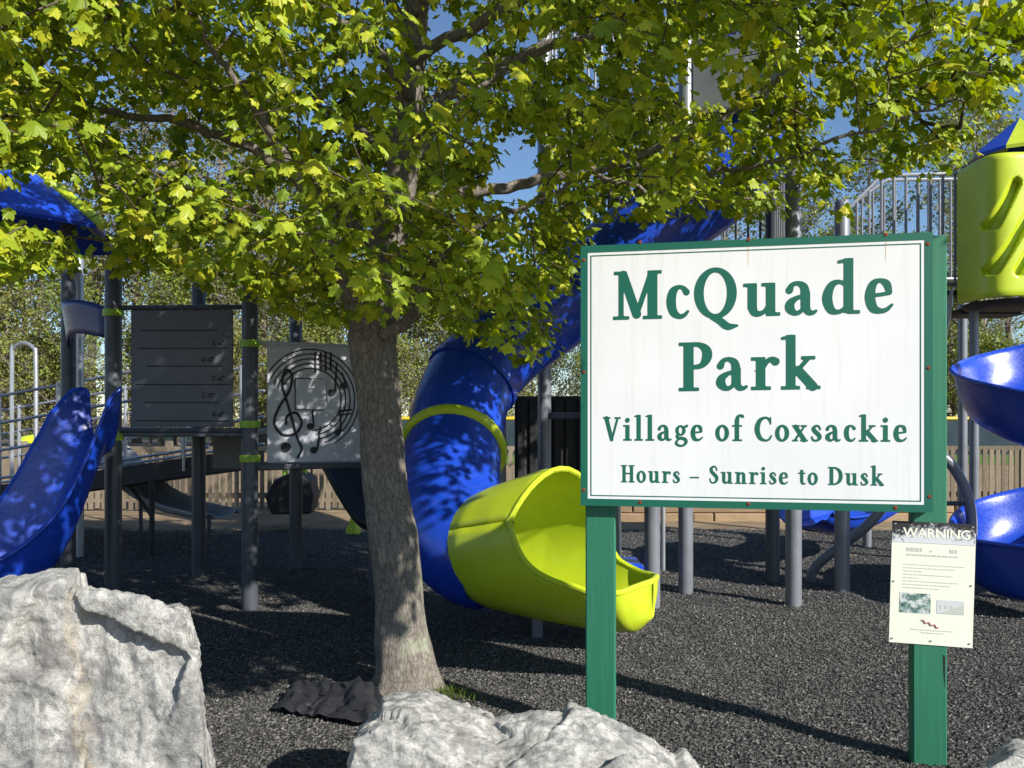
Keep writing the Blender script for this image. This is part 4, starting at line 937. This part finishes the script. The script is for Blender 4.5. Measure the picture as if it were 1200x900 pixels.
limb([P(462, 255, 4.42), P(520, 230, 4.5), P(620, 215, 4.6), P(720, 190, 4.6), P(820, 155, 4.5), P(880, 115, 4.45), P(960, 60, 4.4), P(1060, 30, 4.4)], .045, .006)
limb([P(720, 190, 4.6), P(800, 205, 4.5), P(880, 195, 4.4), P(980, 165, 4.3), P(1080, 130, 4.3), P(1150, 110, 4.3)], .02, .005)
limb([P(700, 205, 4.3), P(760, 225, 4.2), P(840, 235, 4.1), P(930, 225, 4.1)], .014, .005)
limb([P(485, 60, 4.43), P(450, -10, 4.6), P(380, -90, 4.9), P(280, -150, 5.2)], .04, .008)
limb([P(488, 10, 4.43), P(540, -60, 4.2), P(640, -120, 3.9), P(760, -170, 3.7)], .04, .008)
limb([P(480, 110, 4.42), P(440, 60, 4.1), P(380, 10, 3.8), P(320, -30, 3.5)], .035, .007)
limb([P(484, 70, 4.43), (.2, 3.7, 3.55), (.8, 2.9, 3.6), (1.5, 2.1, 3.4), (2.1, 1.5, 3.3)], .035, .008)
limb([P(470, 200, 4.45), P(480, 150, 5.0), P(520, 100, 5.6), P(580, 60, 6.1)], .04, .008)
limb([P(470, 200, 4.45), P(430, 160, 5.0), P(360, 120, 5.6), P(280, 100, 6.0)], .04, .008)
# crown: leaf clusters spread through a broad rounded crown whose skirt rises to the right
YB = ([-400, -60, 0, 60, 112, 135, 200, 260, 300, 345, 385, 440, 480, 520, 560, 610, 650, 672, 690, 800, 1000, 1012, 1060, 1110, 1150, 1195, 1225, 1300, 1700],
      [345, 345, 345, 345, 300, 330, 342, 350, 365, 385, 395, 392, 380, 395, 410, 440, 430, 350, 270, 270, 268, 226, 212, 222, 165, 130, 60, 60, 40])
clusters = []; tries = 0
rnd = random.Random(99)
CC = Vector((-.15, 4.5, 3.4))
GAPS = [(40, 232, 66, 26), (90, 255, 30, 16), (606, 200, 20, 34), (818, 92, 22, 14), (1010, 215, 22, 14), (180, 130, 18, 8), (60, 75, 10, 4), (330, 235, 14, 14), (515, 40, 10, 18), (925, 245, 8, 26), (980, 150, 16, 12), (250, 190, 12, 6), (640, 45, 22, 6), (1120, 130, 14, 8)]
def accept(p, ell=True):
    q = p - CC
    zr = 2.45 if q.z > 0 else 2.1
    e = (q.x / 3.9) ** 2 + (q.y / (3.5 if q.y < 0 else 2.7)) ** 2 + (q.z / zr) ** 2
    if ell and (e > 1 or e < .10): return False
    px, py = 600 + p.x / p.y * F, HZ - (p.z - CH) / p.y * F
    if px < 1230 and p.y < 2.5: return False
    if py > lerp(*YB, px) - 95 / p.y - 4: return False
    if 640 < px < 1130 and p.y < 3.95 and py > 225: return False
    if p.y < 4.4 and -20 < py < 250 and abs(px - (487 - py * .09)) < 24 and rnd.random() < .8: return False   # the stem shows through
    n = noise.noise((p.x * 1.25 + 3, p.y * 1.25, p.z * 1.9))     # clumps and gaps
    if ell and n < -.11 and rnd.random() < .92: return False
    if any((px - gx) ** 2 / (gw + 14) ** 2 + (py - gy) ** 2 / (gh + 12) ** 2 < 1 for gx, gy, gw, gh in GAPS): return False
    k_ = (p - SF.o).dot(bn) / SUNV.dot(bn)                        # the board stands in open sun: no foliage up-sun of it
    if k_ > 0:
        h_ = p - SUNV * k_; u_ = (h_ - SF.o).dot(bx)
        if -.24 < u_ < BW + .15 and Z0 - .17 < h_.z < Z1 + .24: return False
    pe_, hh_ = .67 * p.x + .74 * p.y, p.z - .6 * (.74 * p.x - .67 * p.y)
    if px > 1150 and p.y < 3.2 and pe_ > 2.95 and hh_ > 3.05: return False   # the right-hand boughs stay in the sun
    return not ((pe_ < 1.55 and hh_ < 2.9) or hh_ < 2.45)         # open sun on the boulders and the trunk foot
while len(clusters) < 6000 and tries < 400000:
    tries += 1
    p = Vector((rnd.uniform(-4.2, 3.8), rnd.uniform(1.0, 7.2), rnd.uniform(1.8, 7.2)))
    if accept(p): clusters.append(p)
for _ in range(2600):                                             # an unseen low bough beside the viewer, added to shade the ground by the trunk
    t = rnd.random(); p = Vector((1.1 + 1.5 * t, 2.35 - 1.3 * t, 3.35 - .1 * t)) + Vector((rnd.gauss(0, .35), rnd.gauss(0, .35), rnd.gauss(0, .4)))
    if p.y > .4 and accept(p, False) and rnd.random() < .22: clusters.append(p)
arr = np.zeros((60000, 3)); NN = len(nodes); arr[:NN] = [tuple(p) for p in nodes]
cl = np.array([tuple(p) for p in clusters]); dist = np.array([np.min(np.linalg.norm(arr[:NN] - c, axis=1)) for c in cl])
tips = []
base_n = NN
for ci in np.argsort(dist):
    c = cl[ci]; dv = c - arr[:NN]; dd = np.linalg.norm(dv, axis=1) + np.maximum(0, -dv[:, 2]) * .35
    j = int(np.argmin(dd)); a = arr[j]; L = np.linalg.norm(c - a); st = max(1, int(L / .13)); last = j
    for s in range(1, st + 1):
        t = s / st; p = a + (c - a) * t + np.array([0, 0, .10 * L * math.sin(math.pi * t)]) + RNG.normal(0, .012, 3) * (t < 1)
        arr[NN] = p; nrad.append(0.0022); npar.append(last); last = NN; NN += 1
    tips.append((last, c - a))
acc = np.zeros(NN); 
for i in range(NN - 1, base_n - 1, -1):
    acc[i] = max(acc[i], .0022 ** 2.2); nrad[i] = min(acc[i] ** (1 / 2.2), .03); 
    if npar[i] >= 0: acc[npar[i]] += nrad[i] ** 2.2
vs, fs = [], []
for i in range(base_n, NN):
    j = npar[i]; a, b = arr[j], arr[i]; t = b - a; L = np.linalg.norm(t)
    if L < 1e-6: continue
    t = t / L; u = np.cross(t, (0, 0, 1) if abs(t[2]) < .9 else (1, 0, 0)); u /= np.linalg.norm(u); w = np.cross(t, u)
    r1, r0 = nrad[i], min(nrad[j], nrad[i] * 1.25); k = len(vs)
    for c, r in ((a, r0), (b, r1)):
        for q in range(4): an = q * math.pi / 2; vs.append(c + (u * math.cos(an) + w * math.sin(an)) * r)
    for q in range(4): fs.append((k + q, k + (q + 1) % 4, k + 4 + (q + 1) % 4, k + 4 + q))
o = link('twigs', np_mesh('twigs', vs, fs, True), tree, M['twig']); o['kind'] = 'stuff'
# leaves
lp, ld, ln, lsz = [], [], [], []
for (i, dv) in tips:
    c = arr[i]; out = np.array([c[0] - CC.x, c[1] - CC.y, 0.0]); out /= np.linalg.norm(out) + 1e-6
    n = rnd.randint(8, 12); young = rnd.random(); sz = .054 * (.7 + .6 * young)
    for k in range(n):
        a = rnd.uniform(0, 6.283); h = np.array([math.cos(a), math.sin(a), 0]); d = h * .75 + out * .25 + np.array([0, 0, -rnd.uniform(.15, .95)])
        d /= np.linalg.norm(d); ro = rnd.uniform(.02, .10)
        lp.append(c + h * ro + np.array([0, 0, rnd.uniform(-.07, .045)])); ld.append(d)
        nn = np.array([rnd.gauss(0, .4), rnd.gauss(0, .4), 1.0]) + np.array(SUNV) * .8; ln.append(nn); lsz.append(sz * rnd.uniform(.55, 1.3))
    if len(nodes):   # leaves along the twig
        j = npar[i]
        for k in range(2):
            p = arr[j] + RNG.normal(0, .03, 3); a = rnd.uniform(0, 6.283); lp.append(p); ld.append(np.array([math.cos(a), math.sin(a), -rnd.uniform(.1, .8)])); ln.append(np.array([rnd.gauss(0, .4), rnd.gauss(0, .4), 1.])); lsz.append(sz * rnd.uniform(.6, 1))
lp, ld, ln, lsz = map(np.array, (lp, ld, ln, lsz))
pxa = 600 + lp[:, 0] / lp[:, 1] * F; pya = HZ - (lp[:, 2] - CH) / lp[:, 1] * F
inview = (pxa > 10) & (pxa < 1190) & (pya > 10) & (pya < 420)
order = np.argsort(np.where(inview, lp[:, 1], 99)); first = order[:300]; rest = order[300:]
V, Fc = leaf_template(); V2, _ = leaf_template(.42, .1)
TPL = [V, V2, leaf_template(.12, .38)[0] * np.array([.85, 1, 1]), leaf_template(.6, .3)[0] * np.array([1.12, .95, 1]), leaf_template(.2, -.15)[0]]
ws, gs_, off_ = [], [], 0
for t_ in range(5):
    ix = rest[t_::5]; w1, g1, _ = inst(TPL[t_], Fc, lp[ix], ld[ix], ln[ix], lsz[ix]); ws.append(w1); gs_.append(g1 + off_); off_ += len(w1)
o = link('crown', np_mesh('crown', np.vstack(ws), np.vstack(gs_)), tree, M['leaf']); o['kind'] = 'stuff'
leafm = [np_mesh('leaf', v, Fc) for v in (V, V2)]
for m_ in leafm: m_.materials.append(M['leaf'])
for n_, i in enumerate(first):
    _, _, (x, y, z) = inst(V, Fc, lp[i:i + 1], ld[i:i + 1], ln[i:i + 1], lsz[i:i + 1])
    o = bpy.data.objects.new('leaf', leafm[n_ % 2]); COL.objects.link(o); o.parent = tree
    mtx = Matrix((x[0], y[0], z[0])).transposed().to_4x4(); o.location = Vector(lp[i]) - wl(tree); o.rotation_euler = mtx.to_euler(); o.scale = (lsz[i],) * 3

# ------------------------------------------------------------------ woods behind
def wood_proto(seed, H, spread, nleaf, lsize, leafy, base=.28):
    r = random.Random(seed); rn = np.random.default_rng(seed); tv = MB(); bv = MB(); ends = []
    tp_ = [(0, 0, -.2)]; x = y = 0
    for k in range(1, 9): x += r.gauss(0, .12); y += r.gauss(0, .12); tp_.append((x, y, H * .95 * k / 8))
    r0 = H * .012; tv.tube(tp_, [r0 * (1.02 - k / 8) + .015 for k in range(9)], 7)
    for k in range(26):
        t = base + (1 - base) * (k + r.random()) / 26; i = min(int(t * 8), 7); f = t * 8 - i; a = Vector(tp_[i]).lerp(Vector(tp_[i + 1]), f)
        an = k * 2.4 + r.gauss(0, .4); L = spread * (1.1 - t) * r.uniform(.7, 1.2) + .4; up = r.uniform(.35, 1.1)
        p = [a]; d = Vector((math.cos(an), math.sin(an), up)).normalized()
        for s in range(4): p.append(p[-1] + d * L / 4 + Vector((r.gauss(0, .08), r.gauss(0, .08), r.gauss(0, .06)))); d.z += .08
        tv.tube(p, [r0 * .32 * (1.1 - t) * (1 - s / 5) + .012 for s in range(5)], 5, cap=False)
        for s in range(1, 5):
            for q in range(5):
                e = Vector((r.gauss(0, 1), r.gauss(0, 1), r.gauss(.5, .6))).normalized() * L * r.uniform(.2, .42); m2 = p[s] + e * .5 + Vector((0, 0, .05)); bv.tube([p[s], m2, p[s] + e], [.014, .010, .006], 3, cap=False); ends.append(p[s] + e)
                for w in range(2):
                    e2 = Vector((r.gauss(0, 1), r.gauss(0, 1), r.gauss(.4, .6))).normalized() * L * r.uniform(.1, .25); bv.tube([m2, m2 + e2], [.009, .005], 3, cap=False); ends.append(m2 + e2)
    en_ = np.array([tuple(e) for e in ends]); sub_ = rn.choice(len(en_), int(len(en_) * .3), replace=False); idx = sub_[rn.integers(0, len(sub_), nleaf)]; pos = en_[idx] + rn.normal(0, leafy * .75, (nleaf, 3))
    V = np.array([(-.35, 0, 0), (.35, 0.1, .05), (.45, .8, -.1), (0, 1, 0), (-.4, .7, .1)]); Fc = np.array([(0, 1, 2), (0, 2, 3), (0, 3, 4)])
    w, g, _ = inst(V, Fc, pos, rn.normal(0, 1, (nleaf, 3)), rn.normal(0, 1, (nleaf, 3)) + np.array([.2, -.2, .7]), lsize * rn.uniform(.6, 1.3, nleaf))
    def fin(mb, m):
        me = bpy.data.meshes.new('w'); me.from_pydata(mb.v, [], mb.f); me.update(); me.materials.append(m); return me
    return fin(tv, M['farbark']), fin(bv, M['fartwig']), np_mesh('crown', w, g)
protos = [wood_proto(1, 17, 4.2, 3200, .13, .3), wood_proto(2, 14, 3.8, 5600, .13, .35), wood_proto(3, 11, 3.4, 7000, .13, .35, .12), wood_proto(4, 6, 2.6, 7000, .11, .3, .05)]
crm = {}; LBN = {}
def wood_tree(k, x, y, s, rz, mm, label, grp, name):
    px = 600 + x / y * F
    if not -70 < px < 1270 or (k == 3 and 690 < px < 1080): return
    z_ = [(20, 'off the left frame edge'), (75, 'behind the arched rail'), (150, 'behind the slide hood'), (215, 'behind the height chart left half'), (275, 'behind the height chart right half'), (320, 'between height chart and music panel'), (420, 'behind the music panel'), (480, 'behind the maple trunk'), (600, 'behind the blue tube slide'), (690, 'behind the dark climbing wall'), (800, 'behind the sign left third'), (950, 'behind the sign middle'), (1090, 'behind the sign right third'), (1140, 'behind the barred guard'), (1200, 'behind the lime pod'), (9999, 'off the right frame edge')]
    where = next(b for a, b in z_ if px < a); rw = 'in the hazy back row' if y > 70 else 'in the third row' if y > 43.5 else 'in the second row' if y > 39.8 else 'in the front row'
    label = label + ' ' + where + ' ' + rw; LBN[label] = LBN.get(label, 0) + 1
    if LBN[label] > 1: label += ', ' + {2: 'second', 3: 'third', 4: 'fourth'}.get(LBN[label], 'last') + ' from left'
    t = thing(name, (x, y, -.05), label, 'tree', grp)
    for nm, me, m in (('trunk', protos[k][0], None), ('branches', protos[k][1], None)):
        o = bpy.data.objects.new(nm, me); COL.objects.link(o); o.parent = t
        if nm == 'branches': o['kind'] = 'stuff'
    key = (k, mm)
    if key not in crm:
        c = protos[k][2].copy(); c.materials.clear(); c.materials.append(M[mm]); crm[key] = c
    o = bpy.data.objects.new('crown', crm[key]); COL.objects.link(o); o.parent = t; o['kind'] = 'stuff'
    t.rotation_euler.z = rz; t.scale = (s,) * 3
random.seed(31)
LB = {0: 'tall thin tree', 1: 'tall olive tree', 2: 'leafy tree', 3: 'bushy tree'}
GN = {0: 'thin tall trees of the far wood', 1: 'olive tall trees of the far wood', 2: 'mid height trees of the far wood', 3: 'bushy trees of the far wood edge'}
def row(xs, y, kinds, smin, smax, left):
    for x in xs:
        k = random.choice(kinds); wood_tree(k, x + random.gauss(0, .7), y + random.gauss(0, 1.6), random.uniform(smin, smax), random.uniform(0, 6.28), random.choice(('woodleaf2', 'woodleaf2', 'woodleaf') if x < left else ('woodleaf', 'woodleaf', 'woodleaf2')), LB[k], GN[k], 'woodland_tree' if k < 3 else 'bushy_tree')
row(np.arange(-64, 66, 5.2), 98, [0, 1, 2], 1.0, 1.35, 0)
row(np.arange(-33, -5, 2.0), 47, [0, 0, 1], 1.15, 1.5, 0)
row(np.arange(-28, -4, 2.4), 38, [2, 3, 3, 3], .8, 1.1, 0)
row(np.arange(-27, -3, 2.6), 41, [2, 2, 3], .8, 1.0, 0)
row(np.arange(9, 36, 3.0), 46, [0, 0, 1], 1.0, 1.3, 0)
row(np.arange(8, 34, 2.3), 38, [2, 3, 3], .8, 1.05, 0)
row(np.arange(9, 34, 2.5), 42, [2, 3], .85, 1.05, 0)
row(np.arange(-3, 9, 2.6), 44, [0, 2, 3], .7, .9, 0)
